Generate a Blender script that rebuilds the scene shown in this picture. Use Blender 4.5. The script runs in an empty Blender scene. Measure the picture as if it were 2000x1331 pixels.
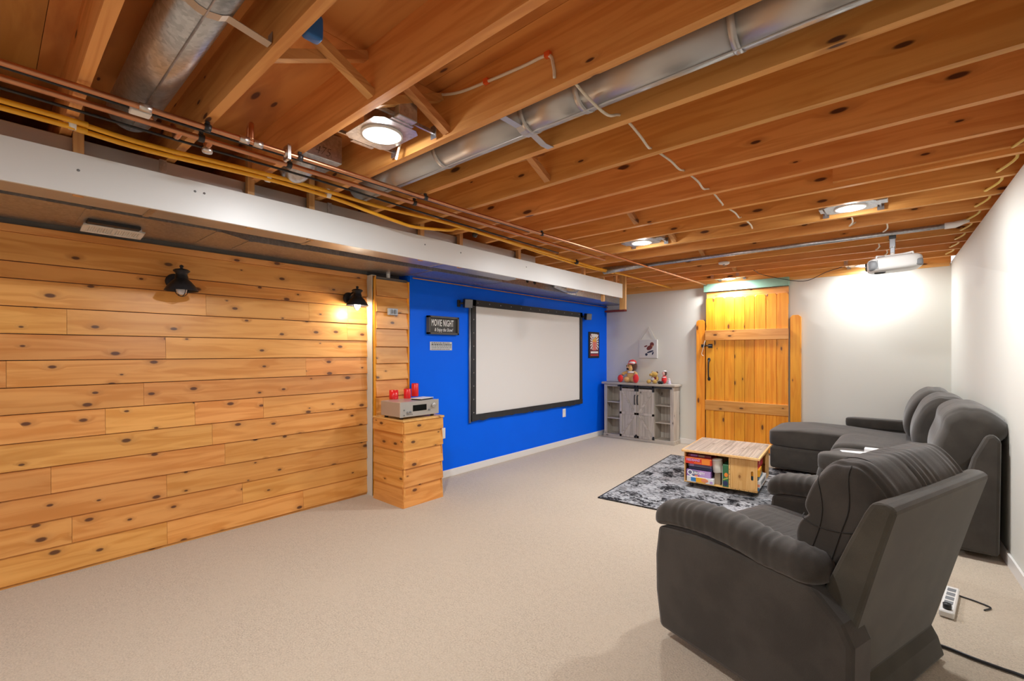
import bpy, bmesh, math, random
from mathutils import Vector, Matrix
R = random.Random(7)
S = bpy.context.scene
COL = S.collection
PI = math.pi
# ------------------------------------------------------------------ camera, world, light, exposure
F_PX, HZ, CAM_Z = 889.0, 688.0, 1.43
YAW = math.atan2(768, F_PX)
cam = bpy.data.cameras.new('camera'); cam.sensor_width = 36; cam.lens = F_PX * 36 / 2000
cam.shift_y = (HZ - 665.5) / 2000; cam.clip_start = .02
co = bpy.data.objects.new('camera', cam); COL.objects.link(co)
co.location = (0, 0, CAM_Z); co.rotation_euler = (PI / 2, 0, YAW); S.camera = co
S.view_settings.view_transform = 'Standard'; S.view_settings.look = 'None'
S.view_settings.gamma = 1; S.view_settings.use_curve_mapping = False
S.view_settings.exposure = 0.0
W = bpy.data.worlds.new('world'); S.world = W; W.use_nodes = True
W.node_tree.nodes['Background'].inputs[0].default_value = (.82, .9, 1, 1)
W.node_tree.nodes['Background'].inputs[1].default_value = 1.5
CAN_X = (-1.9, -.3); CAN_Y = (-4.43, -1.6, 1.245, 4.09, 6.90)
CAN_W, CAN_SIDE, SCONCE_W = 34, 5, 9
CAN_COL = (.97, .985, 1)
CAN_DIM = {(0, 4): .75, (1, 4): .5, (0, 1): 1.15, (0, 0): .4, (1, 1): .22, (1, 0): .25}      # per-lamp strength factors, tuned to balance brightness across the room
S.cycles.max_bounces = 8; S.cycles.diffuse_bounces = 5
S.cycles.sample_clamp_indirect = 6

_F = Vector((-math.sin(YAW), math.cos(YAW), 0)); _R = Vector((math.cos(YAW), math.sin(YAW), 0))
def hit(u, v, axis, val):           # point where a sight line meets the real plane axis = val
    d = _F * F_PX + _R * (u - 1000) + Vector((0, 0, HZ - v)); c = Vector((0, 0, CAM_Z))
    return c + d * ((val - c[axis]) / d[axis])

# ------------------------------------------------------------------ materials
MATS = {}
def nmat(name):
    m = bpy.data.materials.new(name); m.use_nodes = True
    nt = m.node_tree; b = nt.nodes['Principled BSDF']; MATS[name] = m
    return m, nt, b
def N(nt, t, **kw):
    n = nt.nodes.new(t)
    for k, v in kw.items():
        if k.startswith('i_'):
            n.inputs[int(k[2:]) if k[2:].isdigit() else k[2:]].default_value = v
        else: setattr(n, k, v)
    return n
def L(nt, a, b): nt.links.new(a, b)
def math_(nt, op, a, b=None, c=None, clamp=False):
    n = nt.nodes.new('ShaderNodeMath'); n.operation = op; n.use_clamp = clamp
    for i, x in enumerate((a, b, c)):
        if x is None: continue
        if isinstance(x, (int, float)): n.inputs[i].default_value = x
        else: nt.links.new(x, n.inputs[i])
    return n.outputs[0]
def mixc(nt, f, a, b, mode='MIX'):
    n = nt.nodes.new('ShaderNodeMix'); n.data_type = 'RGBA'; n.blend_type = mode
    for i, x in ((0, f), (6, a), (7, b)):
        if isinstance(x, (int, float)): n.inputs[i].default_value = x
        elif isinstance(x, (tuple, list)): n.inputs[i].default_value = (*x[:3], 1)
        else: nt.links.new(x, n.inputs[i])
    return n.outputs[2]
def smooth(nt, x, a, b):
    n = nt.nodes.new('ShaderNodeMapRange'); n.interpolation_type = 'SMOOTHSTEP'
    nt.links.new(x, n.inputs[0]); n.inputs[1].default_value = a; n.inputs[2].default_value = b
    n.inputs[3].default_value = 0; n.inputs[4].default_value = 1
    return n.outputs[0]
def bump(nt, b, h, strength=.3, dist=.01):
    n = nt.nodes.new('ShaderNodeBump'); n.inputs['Strength'].default_value = strength
    n.inputs['Distance'].default_value = dist
    nt.links.new(h, n.inputs['Height']); nt.links.new(n.outputs[0], b.inputs['Normal'])
def plain(name, col, rough=.5, metal=0, spec=None, sheen=0, emit=None, es=1, noise=0, nscale=8, bmp=0, bscale=200):
    m, nt, b = nmat(name)
    b.inputs['Base Color'].default_value = (*col, 1); b.inputs['Roughness'].default_value = rough
    b.inputs['Metallic'].default_value = metal
    if spec is not None: b.inputs['Specular IOR Level'].default_value = spec
    if sheen: b.inputs['Sheen Weight'].default_value = sheen; b.inputs['Sheen Roughness'].default_value = .5
    if emit:
        b.inputs['Emission Color'].default_value = (*emit, 1); b.inputs['Emission Strength'].default_value = es
    if noise or bmp: tc = N(nt, 'ShaderNodeTexCoord')
    if noise:
        n = N(nt, 'ShaderNodeTexNoise', i_Scale=nscale, i_Detail=4.0); L(nt, tc.outputs['Object'], n.inputs['Vector'])
        c = mixc(nt, n.outputs[0], tuple(x * (1 - noise) for x in col), tuple(min(1, x * (1 + noise)) for x in col))
        L(nt, c, b.inputs['Base Color'])
    if bmp:
        n2 = N(nt, 'ShaderNodeTexNoise', i_Scale=bscale, i_Detail=3.0); L(nt, tc.outputs['Object'], n2.inputs['Vector'])
        bump(nt, b, n2.outputs[0], bmp, .004)
    return m
def wood(name, light, dark, axis, knots=.4, ks=(3.4, 6.5), grain=34, rough=.45, var=.3, knot=(.12, .04, .012), bm=.12, tone=None, blotch=.5):
    m, nt, b = nmat(name)
    tc = N(nt, 'ShaderNodeTexCoord'); oi = N(nt, 'ShaderNodeObjectInfo'); sp = N(nt, 'ShaderNodeSeparateXYZ')
    L(nt, tc.outputs['Object'], sp.inputs[0]); ax = 'xyz'.index(axis)
    o = [i for i in range(3) if i != ax]
    u = math_(nt, 'MULTIPLY_ADD', oi.outputs['Random'], 37.0, sp.outputs[ax])
    v = math_(nt, 'MULTIPLY_ADD', oi.outputs['Random'], 91.0, math_(nt, 'ADD', sp.outputs[o[0]], sp.outputs[o[1]]))
    def vec(su, sv, vv=v):
        c = N(nt, 'ShaderNodeCombineXYZ'); L(nt, math_(nt, 'MULTIPLY', u, su), c.inputs[0]); L(nt, math_(nt, 'MULTIPLY', vv, sv), c.inputs[1]); return c.outputs[0]
    vo = N(nt, 'ShaderNodeTexVoronoi', voronoi_dimensions='2D', i_Scale=1.0); L(nt, vec(*ks), vo.inputs['Vector'])
    sc = N(nt, 'ShaderNodeSeparateColor'); L(nt, vo.outputs['Color'], sc.inputs[0])
    on = math_(nt, 'LESS_THAN', sc.outputs[0], knots)
    size = math_(nt, 'MULTIPLY_ADD', sc.outputs[1], .09, .035)
    d = math_(nt, 'DIVIDE', vo.outputs['Distance'], size)
    core = math_(nt, 'MULTIPLY', math_(nt, 'SUBTRACT', 1.0, smooth(nt, d, .6, 1.15)), on)
    halo = math_(nt, 'MULTIPLY', math_(nt, 'SUBTRACT', 1.0, smooth(nt, d, .8, 3.2)), on)
    v2 = math_(nt, 'MULTIPLY_ADD', halo, .03, v)
    g = N(nt, 'ShaderNodeTexNoise', noise_dimensions='2D', i_Scale=1.0, i_Detail=5.0, i_Distortion=.7); L(nt, vec(1.6, grain, v2), g.inputs['Vector'])
    lo = N(nt, 'ShaderNodeTexNoise', noise_dimensions='2D', i_Scale=1.0, i_Detail=3.0); L(nt, vec(1.1, 5, v2), lo.inputs['Vector'])
    c = mixc(nt, smooth(nt, g.outputs[0], .36, .68), light, dark)
    t = tone or tuple(x * .72 for x in dark)
    c = mixc(nt, math_(nt, 'MULTIPLY', smooth(nt, lo.outputs[0], .45, .75), blotch), c, t)
    c = mixc(nt, math_(nt, 'MULTIPLY', halo, .38), c, tuple((a + k) / 2 for a, k in zip(dark, knot)))
    c = mixc(nt, core, c, knot)
    h = N(nt, 'ShaderNodeHueSaturation'); L(nt, c, h.inputs['Color'])
    L(nt, math_(nt, 'MULTIPLY_ADD', oi.outputs['Random'], var, 1 - var * .5), h.inputs['Value'])
    L(nt, math_(nt, 'MULTIPLY_ADD', math_(nt, 'FRACT', math_(nt, 'MULTIPLY', oi.outputs['Random'], 7.3)), .012, .496), h.inputs['Hue'])
    L(nt, h.outputs[0], b.inputs['Base Color']); b.inputs['Roughness'].default_value = rough
    bump(nt, b, g.outputs[0], bm, .004)
    return m
wood('joist_wood', (.80, .385, .115), (.68, .285, .07), 'x', .4, (2.6, 8), 24, .6, .16, (.10, .03, .010), blotch=.3)
wood('plywood', (.68, .30, .075), (.56, .215, .045), 'x', .5, (2.0, 7), 9, .6, .12, (.12, .035, .01), tone=(.34, .11, .025), blotch=.55)
wood('cedar_y', (.80, .375, .105), (.67, .268, .056), 'y', .55, (4.0, 8.5), 20, .40, .20, (.13, .045, .015), blotch=.30, bm=.06)
wood('cedar_x', (.80, .375, .105), (.67, .268, .056), 'x', .5, (4.0, 8.5), 20, .32, .18, (.13, .045, .015), blotch=.30, bm=.06)
wood('cedar_z', (.92, .375, .028), (.82, .27, .013), 'z', .3, (2.6, 7), 26, .36, .2, (.16, .05, .012), blotch=.3, bm=.06)
wood('stud_y', (.66, .36, .14), (.54, .26, .09), 'z', .3, (3, 7), 30, .6, .25)
wood('strip_x', (.64, .33, .12), (.5, .22, .07), 'y', .3, (3, 7), 30, .6, .25)
wood('pine_x', (.80, .47, .165), (.70, .37, .11), 'x', .3, (5, 8), 34, .42, .12, (.3, .12, .03), blotch=.2)
wood('pine_y', (.82, .52, .21), (.72, .41, .14), 'y', .2, (5, 8), 34, .42, .12, (.3, .12, .03), blotch=.2)
wood('pine_z', (.80, .47, .165), (.70, .36, .10), 'z', .55, (5, 8), 34, .42, .12, (.32, .13, .03), blotch=.25)
wood('grey_plank', (.47, .38, .31), (.30, .235, .19), 'y', .2, (4, 9), 40, .5, .25, (.16, .11, .085))
for a in 'xyz': wood('barn_grey_' + a, (.56, .51, .44), (.42, .37, .31), a, .25, (4, 9), 40, .6, .12, (.14, .11, .09))
plain('wall_white', (.71, .705, .64), .62, noise=.02, nscale=2, bmp=.05, bscale=120)
plain('wall_blue', (.0, .135, .96), .5, spec=.12, noise=.04, nscale=3, bmp=.08, bscale=150)
plain('trim_white', (.80, .79, .76), .35)
plain('fascia_white', (.69, .70, .69), .4, noise=.02, nscale=3)
plain('concrete', (.16, .15, .14), .9, noise=.2)
plain('green_paint', (.25, .44, .33), .5, noise=.15, nscale=12)
plain('black_paint', (.012, .012, .014), .45)
plain('black_plastic', (.02, .02, .022), .4)
plain('bronze_dark', (.022, .021, .025), .42, metal=.5, noise=.3, nscale=20)
plain('white_plastic', (.82, .81, .78), .35)
plain('grey_plastic', (.20, .21, .22), .5)
plain('speaker_grey', (.22, .23, .25), .55)
plain('projector_white', (.72, .72, .70), .3)
plain('mount_grey', (.30, .31, .33), .4, metal=.4)
plain('screen_white', (.78, .78, .765), .6)
plain('frame_fabric', (.020, .021, .024), .65, bmp=.1)
plain('copper', (.58, .28, .15), .38, metal=1, noise=.25, nscale=10)
plain('solder', (.66, .62, .58), .35, metal=1)
plain('yellow_tube', (.85, .42, .02), .38)
plain('cable_white', (.74, .68, .55), .45)
plain('cable_yellow', (.78, .55, .12), .45)
plain('cable_black', (.012, .012, .014), .4)
plain('orange_clip', (.8, .12, .02), .5)
plain('red_wax', (.78, .012, .016), .28, spec=.6)
plain('receiver_silver', (.50, .485, .47), .33, metal=.55)
plain('receiver_face', (.62, .60, .56), .3, metal=.55)
plain('display_black', (.006, .007, .006), .12)
plain('sign_black', (.045, .043, .040), .6)
plain('sign_frame', (.075, .07, .064), .6)
plain('ink_white', (.90, .90, .88), .6)
plain('ink_black', (.012, .012, .012), .6)
plain('sign_silver', (.55, .58, .60), .35, metal=.4)
plain('canvas', (.60, .585, .57), .75, bmp=.1)
plain('paint_maroon', (.16, .03, .03), .7); plain('paint_navy', (.02, .03, .07), .7); plain('paint_tan', (.45, .2, .09), .7)
plain('plush_tan', (.66, .38, .13), .9, sheen=.6, noise=.15, nscale=60, bmp=.4)
plain('plush_gold', (.50, .30, .055), .9, sheen=.6, noise=.15, nscale=60, bmp=.4)
plain('plush_red', (.66, .016, .018), .85, sheen=.4, noise=.1, nscale=60)
plain('plush_brown', (.07, .022, .009), .9, sheen=.4, noise=.25, nscale=60, bmp=.4)
plain('plush_white', (.78, .76, .76), .85, sheen=.3); plain('plush_black', (.012, .01, .01), .8); plain('plush_pink', (.78, .42, .36), .8)
plain('plush_dark_red', (.26, .01, .02), .85)
plain('lilac', (.60, .58, .72), .7)
plain('red_board', (.25, .035, .02), .7)
plain('lamp_glow', (1, 1, 1), .3, emit=(1, .97, .93), es=22)
plain('sconce_glow', (1, 1, 1), .3, emit=(1, .93, .80), es=16)
plain('globe_off', (.70, .68, .72), .2)
plain('blue_box', (.01, .13, .42), .4)
plain('grommet', (.35, .35, .36), .3, metal=.8)
for nm, c in (('box_red', (.72, .035, .015)), ('box_orange', (.85, .25, .03)), ('box_purple', (.30, .14, .42)), ('box_slate', (.16, .16, .26)), ('box_navy', (.03, .035, .10)),
              ('box_green', (.035, .15, .06)), ('box_yellow', (.88, .42, .015)), ('box_blue', (.04, .22, .50)), ('box_white', (.74, .74, .72)), ('box_crimson', (.55, .012, .03)),
              ('box_teal', (.02, .11, .16)), ('box_peach', (.80, .28, .14)), ('box_tan', (.33, .25, .16)), ('box_cream', (.72, .68, .58)), ('box_lilac', (.50, .33, .62)), ('lime', (.45, .48, .08)), ('box_maroon', (.16, .02, .03))):
    plain(nm, c, .38)
# galvanised sheet
m, nt, b = nmat('galvanised')
tc = N(nt, 'ShaderNodeTexCoord'); vo = N(nt, 'ShaderNodeTexVoronoi', i_Scale=70.0); L(nt, tc.outputs['Object'], vo.inputs['Vector'])
n1 = N(nt, 'ShaderNodeTexNoise', i_Scale=3.0, i_Detail=4.0); L(nt, tc.outputs['Object'], n1.inputs['Vector'])
sc = N(nt, 'ShaderNodeSeparateColor'); L(nt, vo.outputs['Color'], sc.inputs[0])
c = mixc(nt, sc.outputs[0], (.42, .43, .45), (.58, .59, .61)); L(nt, mixc(nt, n1.outputs[0], c, (.50, .50, .50), 'MULTIPLY'), b.inputs['Base Color'])
L(nt, c, b.inputs['Base Color'])
b.inputs['Metallic'].default_value = .9; L(nt, math_(nt, 'MULTIPLY_ADD', n1.outputs[0], .3, .18), b.inputs['Roughness'])
bump(nt, b, n1.outputs[0], .05, .003)
plain('galv_dull', (.52, .52, .52), .38, metal=.7, noise=.12, nscale=5, bmp=.02)
plain('seam_thread', (.025, .023, .02), .8)
# carpet
m, nt, b = nmat('carpet')
tc = N(nt, 'ShaderNodeTexCoord')
n1 = N(nt, 'ShaderNodeTexNoise', i_Scale=120.0, i_Detail=4.0, i_Roughness=.7); n2 = N(nt, 'ShaderNodeTexNoise', i_Scale=1.6, i_Detail=3.0); n3 = N(nt, 'ShaderNodeTexNoise', i_Scale=28.0, i_Detail=5.0)
for n in (n1, n2, n3): L(nt, tc.outputs['Object'], n.inputs['Vector'])
c = mixc(nt, smooth(nt, n1.outputs[0], .3, .7), (.43, .345, .255), (.71, .605, .47))
c = mixc(nt, math_(nt, 'MULTIPLY', smooth(nt, n3.outputs[0], .4, .62), .35), c, (.67, .57, .445))
c = mixc(nt, smooth(nt, n2.outputs[0], .35, .7), c, mixc(nt, .5, c, (.63, .525, .40)))
L(nt, c, b.inputs['Base Color']); b.inputs['Roughness'].default_value = .95; b.inputs['Specular IOR Level'].default_value = .1
b.inputs['Sheen Weight'].default_value = .25
bump(nt, b, math_(nt, 'MULTIPLY_ADD', n3.outputs[0], .6, n1.outputs[0]), .7, .012)
# sofa fabric (plain and gathered)
def fabric(name, col, gather=None, gs=0):
    m, nt, b = nmat(name)
    tc = N(nt, 'ShaderNodeTexCoord')
    n1 = N(nt, 'ShaderNodeTexNoise', i_Scale=6.0, i_Detail=4.0); n2 = N(nt, 'ShaderNodeTexNoise', i_Scale=420.0, i_Detail=2.0)
    for n in (n1, n2): L(nt, tc.outputs['Object'], n.inputs['Vector'])
    c = mixc(nt, smooth(nt, n1.outputs[0], .35, .68), tuple(x * .80 for x in col), tuple(x * 1.18 for x in col))
    c = mixc(nt, math_(nt, 'MULTIPLY', n2.outputs[0], .5), c, tuple(x * .6 for x in col))
    L(nt, c, b.inputs['Base Color']); b.inputs['Roughness'].default_value = .9; b.inputs['Specular IOR Level'].default_value = .15
    b.inputs['Sheen Weight'].default_value = .35; b.inputs['Sheen Roughness'].default_value = .45
    h = math_(nt, 'MULTIPLY', n2.outputs[0], .12)
    if gather:
        mp = N(nt, 'ShaderNodeMapping'); mp.inputs['Scale'].default_value = gather; L(nt, tc.outputs['Object'], mp.inputs[0])
        n4 = N(nt, 'ShaderNodeTexNoise', i_Scale=1.0, i_Detail=2.0, i_Distortion=.5); L(nt, mp.outputs[0], n4.inputs['Vector'])
        h = math_(nt, 'MULTIPLY_ADD', n4.outputs[0], gs, h)
    bump(nt, b, h, .6, .012)
SOFA = (.060, .053, .045)
fabric('sofa_fabric', SOFA); fabric('sofa_gather_y', SOFA, (3, 26, 3), 1.0); fabric('sofa_gather_x', SOFA, (26, 3, 3), 1.0)
fabric('sofa_shell', (.076, .069, .053))
# area rug
m, nt, b = nmat('rug_pile')
tc = N(nt, 'ShaderNodeTexCoord'); br = N(nt, 'ShaderNodeTexBrick', offset=.37, squash=.6, squash_frequency=3)
mp = N(nt, 'ShaderNodeMapping'); L(nt, tc.outputs['Object'], mp.inputs[0]); L(nt, mp.outputs[0], br.inputs['Vector'])
br.inputs['Color1'].default_value = (.015, .015, .018, 1); br.inputs['Color2'].default_value = (.44, .45, .47, 1); br.inputs['Mortar'].default_value = (.02, .02, .024, 1)
br.inputs['Bias'].default_value = -.35; br.inputs['Scale'].default_value = 2.4; br.inputs['Mortar Size'].default_value = .018; br.inputs['Brick Width'].default_value = .95; br.inputs['Row Height'].default_value = .42
n1 = N(nt, 'ShaderNodeTexNoise', i_Scale=26.0, i_Detail=6.0, i_Roughness=.7); mp2 = N(nt, 'ShaderNodeMapping'); mp2.inputs['Scale'].default_value = (1, 2.2, 1)
L(nt, tc.outputs['Object'], mp2.inputs[0]); L(nt, mp2.outputs[0], n1.inputs['Vector'])
n2 = N(nt, 'ShaderNodeTexNoise', i_Scale=5.0, i_Detail=3.0); L(nt, tc.outputs['Object'], n2.inputs['Vector'])
f = smooth(nt, math_(nt, 'MULTIPLY_ADD', n2.outputs[0], .6, n1.outputs[0]), .765, .815)
bw = N(nt, 'ShaderNodeRGBToBW'); L(nt, br.outputs[0], bw.inputs[0])
inv = mixc(nt, math_(nt, 'GREATER_THAN', bw.outputs[0], .2), (.40, .41, .43), (.018, .019, .022))
L(nt, mixc(nt, f, br.outputs[0], inv), b.inputs['Base Color']); b.inputs['Roughness'].default_value = .95; b.inputs['Specular IOR Level'].default_value = .1
bump(nt, b, n1.outputs[0], .4, .005)

# ------------------------------------------------------------------ mesh helpers
class B:
    def __init__(s): s.v, s.f, s.sm = [], [], []
    def add(s, vs, fs, smooth=False, M=None):
        o = len(s.v); s.v += [tuple(M @ Vector(v)) if M else tuple(v) for v in vs]
        s.f += [tuple(i + o for i in f) for f in fs]; s.sm += [smooth] * len(fs); return s
    def box(s, a, b, M=None, bev=0):
        (x0, y0, z0), (x1, y1, z1) = [min(p, q) for p, q in zip(a, b)], [max(p, q) for p, q in zip(a, b)]
        vs = [(x, y, z) for z in (z0, z1) for y in (y0, y1) for x in (x0, x1)]
        fs = [(0, 2, 3, 1), (4, 5, 7, 6), (0, 1, 5, 4), (2, 6, 7, 3), (0, 4, 6, 2), (1, 3, 7, 5)]
        if not bev: return s.add(vs, fs, False, M)
        bm = bmesh.new(); q = [bm.verts.new(v) for v in vs]
        for f in fs: bm.faces.new([q[i] for i in f])
        bmesh.ops.bevel(bm, geom=bm.edges[:] , offset=bev, segments=2 if bev > .006 else 1, affect='EDGES', profile=.5)
        bm.verts.index_update(); s.add([v.co[:] for v in bm.verts], [[v.index for v in f.verts] for f in bm.faces], False, M); bm.free(); return s
    def tube(s, pts, r, n=8, cap=True):
        pts = [Vector(p) for p in pts]; rr = r if isinstance(r, (list, tuple)) else [r] * len(pts)
        vs, fs = [], []; ref = None
        for i, p in enumerate(pts):
            t = (pts[min(i + 1, len(pts) - 1)] - pts[max(i - 1, 0)]).normalized()
            if ref is None: ref = Vector((0, 0, 1)) if abs(t.z) < .9 else Vector((1, 0, 0))
            a = t.cross(ref).normalized(); ref = a.cross(t).normalized(); 
            for k in range(n):
                an = 2 * PI * k / n; vs.append(p + (a * math.cos(an) + ref * math.sin(an)) * rr[i])
        for i in range(len(pts) - 1):
            for k in range(n): fs.append((i * n + k, i * n + (k + 1) % n, (i + 1) * n + (k + 1) % n, (i + 1) * n + k))
        if cap: fs.append(tuple(range(n))[::-1]); fs.append(tuple((len(pts) - 1) * n + k for k in range(n)))
        return s.add(vs, fs, True)
    def cyl(s, a, b, r, n=20, r2=None): return s.tube([a, b], [r, r if r2 is None else r2], n)
    def lathe(s, prof, c=(0, 0, 0), n=24, M=None, cap=True):
        vs, fs = [], []
        for (r, z) in prof:
            for k in range(n): vs.append((c[0] + r * math.cos(2 * PI * k / n), c[1] + r * math.sin(2 * PI * k / n), c[2] + z))
        for i in range(len(prof) - 1):
            for k in range(n): fs.append((i * n + k, i * n + (k + 1) % n, (i + 1) * n + (k + 1) % n, (i + 1) * n + k))
        if cap: fs.append(tuple(range(n))[::-1]); fs.append(tuple((len(prof) - 1) * n + k for k in range(n)))
        return s.add(vs, fs, True, M)
    def prism(s, poly, axis, a, b, M=None, smooth=False):   # poly in the two other axes (cyclic order)
        n = len(poly); o = [i for i in range(3) if i != axis]; vs = []
        for val in (a, b):
            for p in poly:
                q = [0, 0, 0]; q[axis] = val; q[o[0]] = p[0]; q[o[1]] = p[1]; vs.append(q)
        fs = [tuple(range(n)), tuple(range(2 * n - 1, n - 1, -1))] + [(i, n + i, n + (i + 1) % n, (i + 1) % n) for i in range(n)]
        return s.add(vs, fs, smooth, M)
    def loft(s, rings, cap=True, smooth=True, M=None):
        n = len(rings[0]); vs = [p for r in rings for p in r]; fs = []
        for i in range(len(rings) - 1):
            for k in range(n): fs.append((i * n + k, (i + 1) * n + k, (i + 1) * n + (k + 1) % n, i * n + (k + 1) % n))
        if cap: fs.append(tuple(range(n))); fs.append(tuple(range(len(rings) * n - 1, (len(rings) - 1) * n - 1, -1)))
        return s.add(vs, fs, smooth, M)
    def sbox(s, c, h, e1=.35, e2=.35, nu=28, nv=16, M=None, fn=None):     # superellipsoid pillow
        sg = lambda x, p: math.copysign(abs(x) ** p, x); vs, fs = [], []
        for i in range(nv + 1):
            ph = -PI / 2 + PI * i / nv
            for k in range(nu):
                th = 2 * PI * k / nu
                p = (c[0] + h[0] * sg(math.cos(ph), e1) * sg(math.cos(th), e2), c[1] + h[1] * sg(math.cos(ph), e1) * sg(math.sin(th), e2), c[2] + h[2] * sg(math.sin(ph), e1))
                vs.append(fn(p) if fn else p)
        for i in range(nv):
            for k in range(nu): fs.append((i * nu + k, i * nu + (k + 1) % nu, (i + 1) * nu + (k + 1) % nu, (i + 1) * nu + k))
        return s.add(vs, fs, True, M)
    def ball(s, c, r, nu=16, nv=10, M=None):
        h = r if isinstance(r, (tuple, list)) else (r, r, r); return s.sbox(c, h, 1, 1, nu, nv, M)
    def text(s, body, size, M, sx=1, bold=0, align='CENTER', ext=.0006, shear=0, sp=1):
        cu = bpy.data.curves.new('t', 'FONT'); cu.body = body; cu.size = size; cu.align_x = align; cu.align_y = 'CENTER'; cu.offset = bold; cu.extrude = ext; cu.resolution_u = 3; cu.shear = shear; cu.space_character = sp
        ob = bpy.data.objects.new('t', cu); me = bpy.data.meshes.new_from_object(ob)
        s.add([(v.co.x * sx, v.co.y, v.co.z) for v in me.vertices], [tuple(p.vertices) for p in me.polygons], False, M)
        bpy.data.objects.remove(ob); bpy.data.meshes.remove(me); bpy.data.curves.remove(cu); return s
    def build(s, name, mat, parent=None, kind=None, sub=0, bev=0, label=None, world=True, auto=None):
        me = bpy.data.meshes.new(name); vs = s.v
        if parent is not None and world:
            iv = full(parent).inverted(); vs = [tuple(iv @ Vector(v)) for v in vs]
        me.from_pydata(vs, [], s.f); me.materials.append(MATS[mat]); me.polygons.foreach_set('use_smooth', s.sm)
        bm = bmesh.new(); bm.from_mesh(me); bmesh.ops.recalc_face_normals(bm, faces=bm.faces); bm.to_mesh(me); bm.free()
        me.update(); o = bpy.data.objects.new(name, me); COL.objects.link(o)
        if parent is not None: o.parent = parent
        if kind: o['kind'] = kind
        if label: o['label'] = label
        if bev:
            d = o.modifiers.new('b', 'BEVEL'); d.width = bev; d.segments = 2; d.limit_method = 'ANGLE'; d.angle_limit = .6
        if sub:
            d = o.modifiers.new('s', 'SUBSURF'); d.levels = d.render_levels = sub
        return o
def full(o):
    m = Matrix.LocRotScale(o.location, o.rotation_euler, o.scale)
    return full(o.parent) @ m if o.parent else m
def tag(o, label, cat, group=None, kind=None):
    o['label'] = label; o['category'] = cat
    if group: o['group'] = group
    if kind: o['kind'] = kind
    return o
def thing(name, label, cat, loc=(0, 0, 0), rz=0, group=None, kind=None):
    o = bpy.data.objects.new(name, None); COL.objects.link(o); o.location = loc; o.rotation_euler = (0, 0, rz); o.empty_display_size = .1
    return tag(o, label, cat, group, kind)
def dup(root, loc, label=None):
    def rec(o, par):
        c = o.copy(); COL.objects.link(c)
        if par: c.parent = par
        for ch in [x for x in o.children]: rec(ch, c)
        return c
    r = rec(root, None); r.location = loc
    if label: r['label'] = label
    return r
def struct(o, label, cat='wall'): return tag(o, label, cat, kind='structure')
def TX(origin, xdir, ydir):     # matrix mapping text xy onto a plane
    x = Vector(xdir).normalized(); y = Vector(ydir).normalized(); z = x.cross(y)
    return Matrix(((x.x, y.x, z.x, origin[0]), (x.y, y.y, z.y, origin[1]), (x.z, y.z, z.z, origin[2]), (0, 0, 0, 1)))
def spline(pts, n=6):           # Catmull-Rom
    P = [Vector(p) for p in pts]; P = [P[0] * 2 - P[1]] + P + [P[-1] * 2 - P[-2]]; out = []
    for i in range(1, len(P) - 2):
        for k in range(n):
            t = k / n; a, b, c, d = P[i - 1:i + 3]
            out.append(.5 * ((2 * b) + (c - a) * t + (2 * a - 5 * b + 4 * c - d) * t * t + (3 * b - a - 3 * c + d) * t ** 3))
    return out + [P[-2]]

# ------------------------------------------------------------------ room shell
XL, XB, XC, YB, YF = -4.105, -3.965, -3.98, 7.13, -6.0
ZJ, ZP = 2.46, 2.695
def xr_bot(y): return .394 + .0515 * (YB - y)
def xr_top(y): return .394 + .0276 * (YB - y)
struct(B().box((-4.4, YF - .2, -.1), (1.6, YB + .2, 0)).build('floor', 'carpet'), 'beige speckled carpet covering the whole floor', 'floor')
# shiplap wall
wl = struct(B().box((XL - .12, YF, 0), (XL - .012, 2.52, ZP)).build('wall_left', 'concrete'), 'left wall clad in horizontal knotty cedar boards', 'wall')
def plank(parent, xa, y0, y1, z0, z1, mat='cedar_y', d0=.024, d1=.010, name='plank'):   # lapped board: thick lower edge, thin upper edge
    return B().prism([(xa, z0), (xa + d0, z0), (xa + d0, z0 + .004), (xa + d1, z1), (xa, z1)], 1, y0 + .0008, y1 - .0008).build(name, mat, parent)
COURSES = [(.02, .192, (.873, 1.871)), (.192, .365, (.369, 1.374)), (.365, .534, (.87,)), (.534, .706, (.273, 1.248)), (.706, .875, (1.16,)), (.875, 1.051, (.532, 1.045, 1.534)),
           (1.051, 1.215, (.737,)), (1.215, 1.381, (.083, 1.894)), (1.381, 1.544, (.864,)), (1.544, 1.712, (.345, 2.297)), (1.712, 1.881, (1.118, 1.922, 2.303)), (1.881, 1.985, ()), (1.985, 2.163, ())]
for i, (z0, z1, js) in enumerate(COURSES):
    ys = [-3.2, -1.1 - .3 * (i % 3)] + list(js) + [2.512]
    for a, b_ in zip(ys, ys[1:]): plank(wl, XL - .012, a, b_, z0, z1 - .005, d0=.028, d1=.014)
B().box((XL - .012, -3.2, 2.160), (XL + .012, 2.512, 2.207)).build('cap_strip', 'cedar_y', wl, bev=.003)
B().box((XL - .012, -3.2, 0), (XL + .004, 2.512, .022)).build('bottom_strip', 'cedar_y', wl)
B().box((XL - .012, 2.512, 0), (XC - .03, 2.56, 2.20)).build('corner_strip', 'wall_white', wl, label='bare white drywall strip at the corner')
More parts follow.
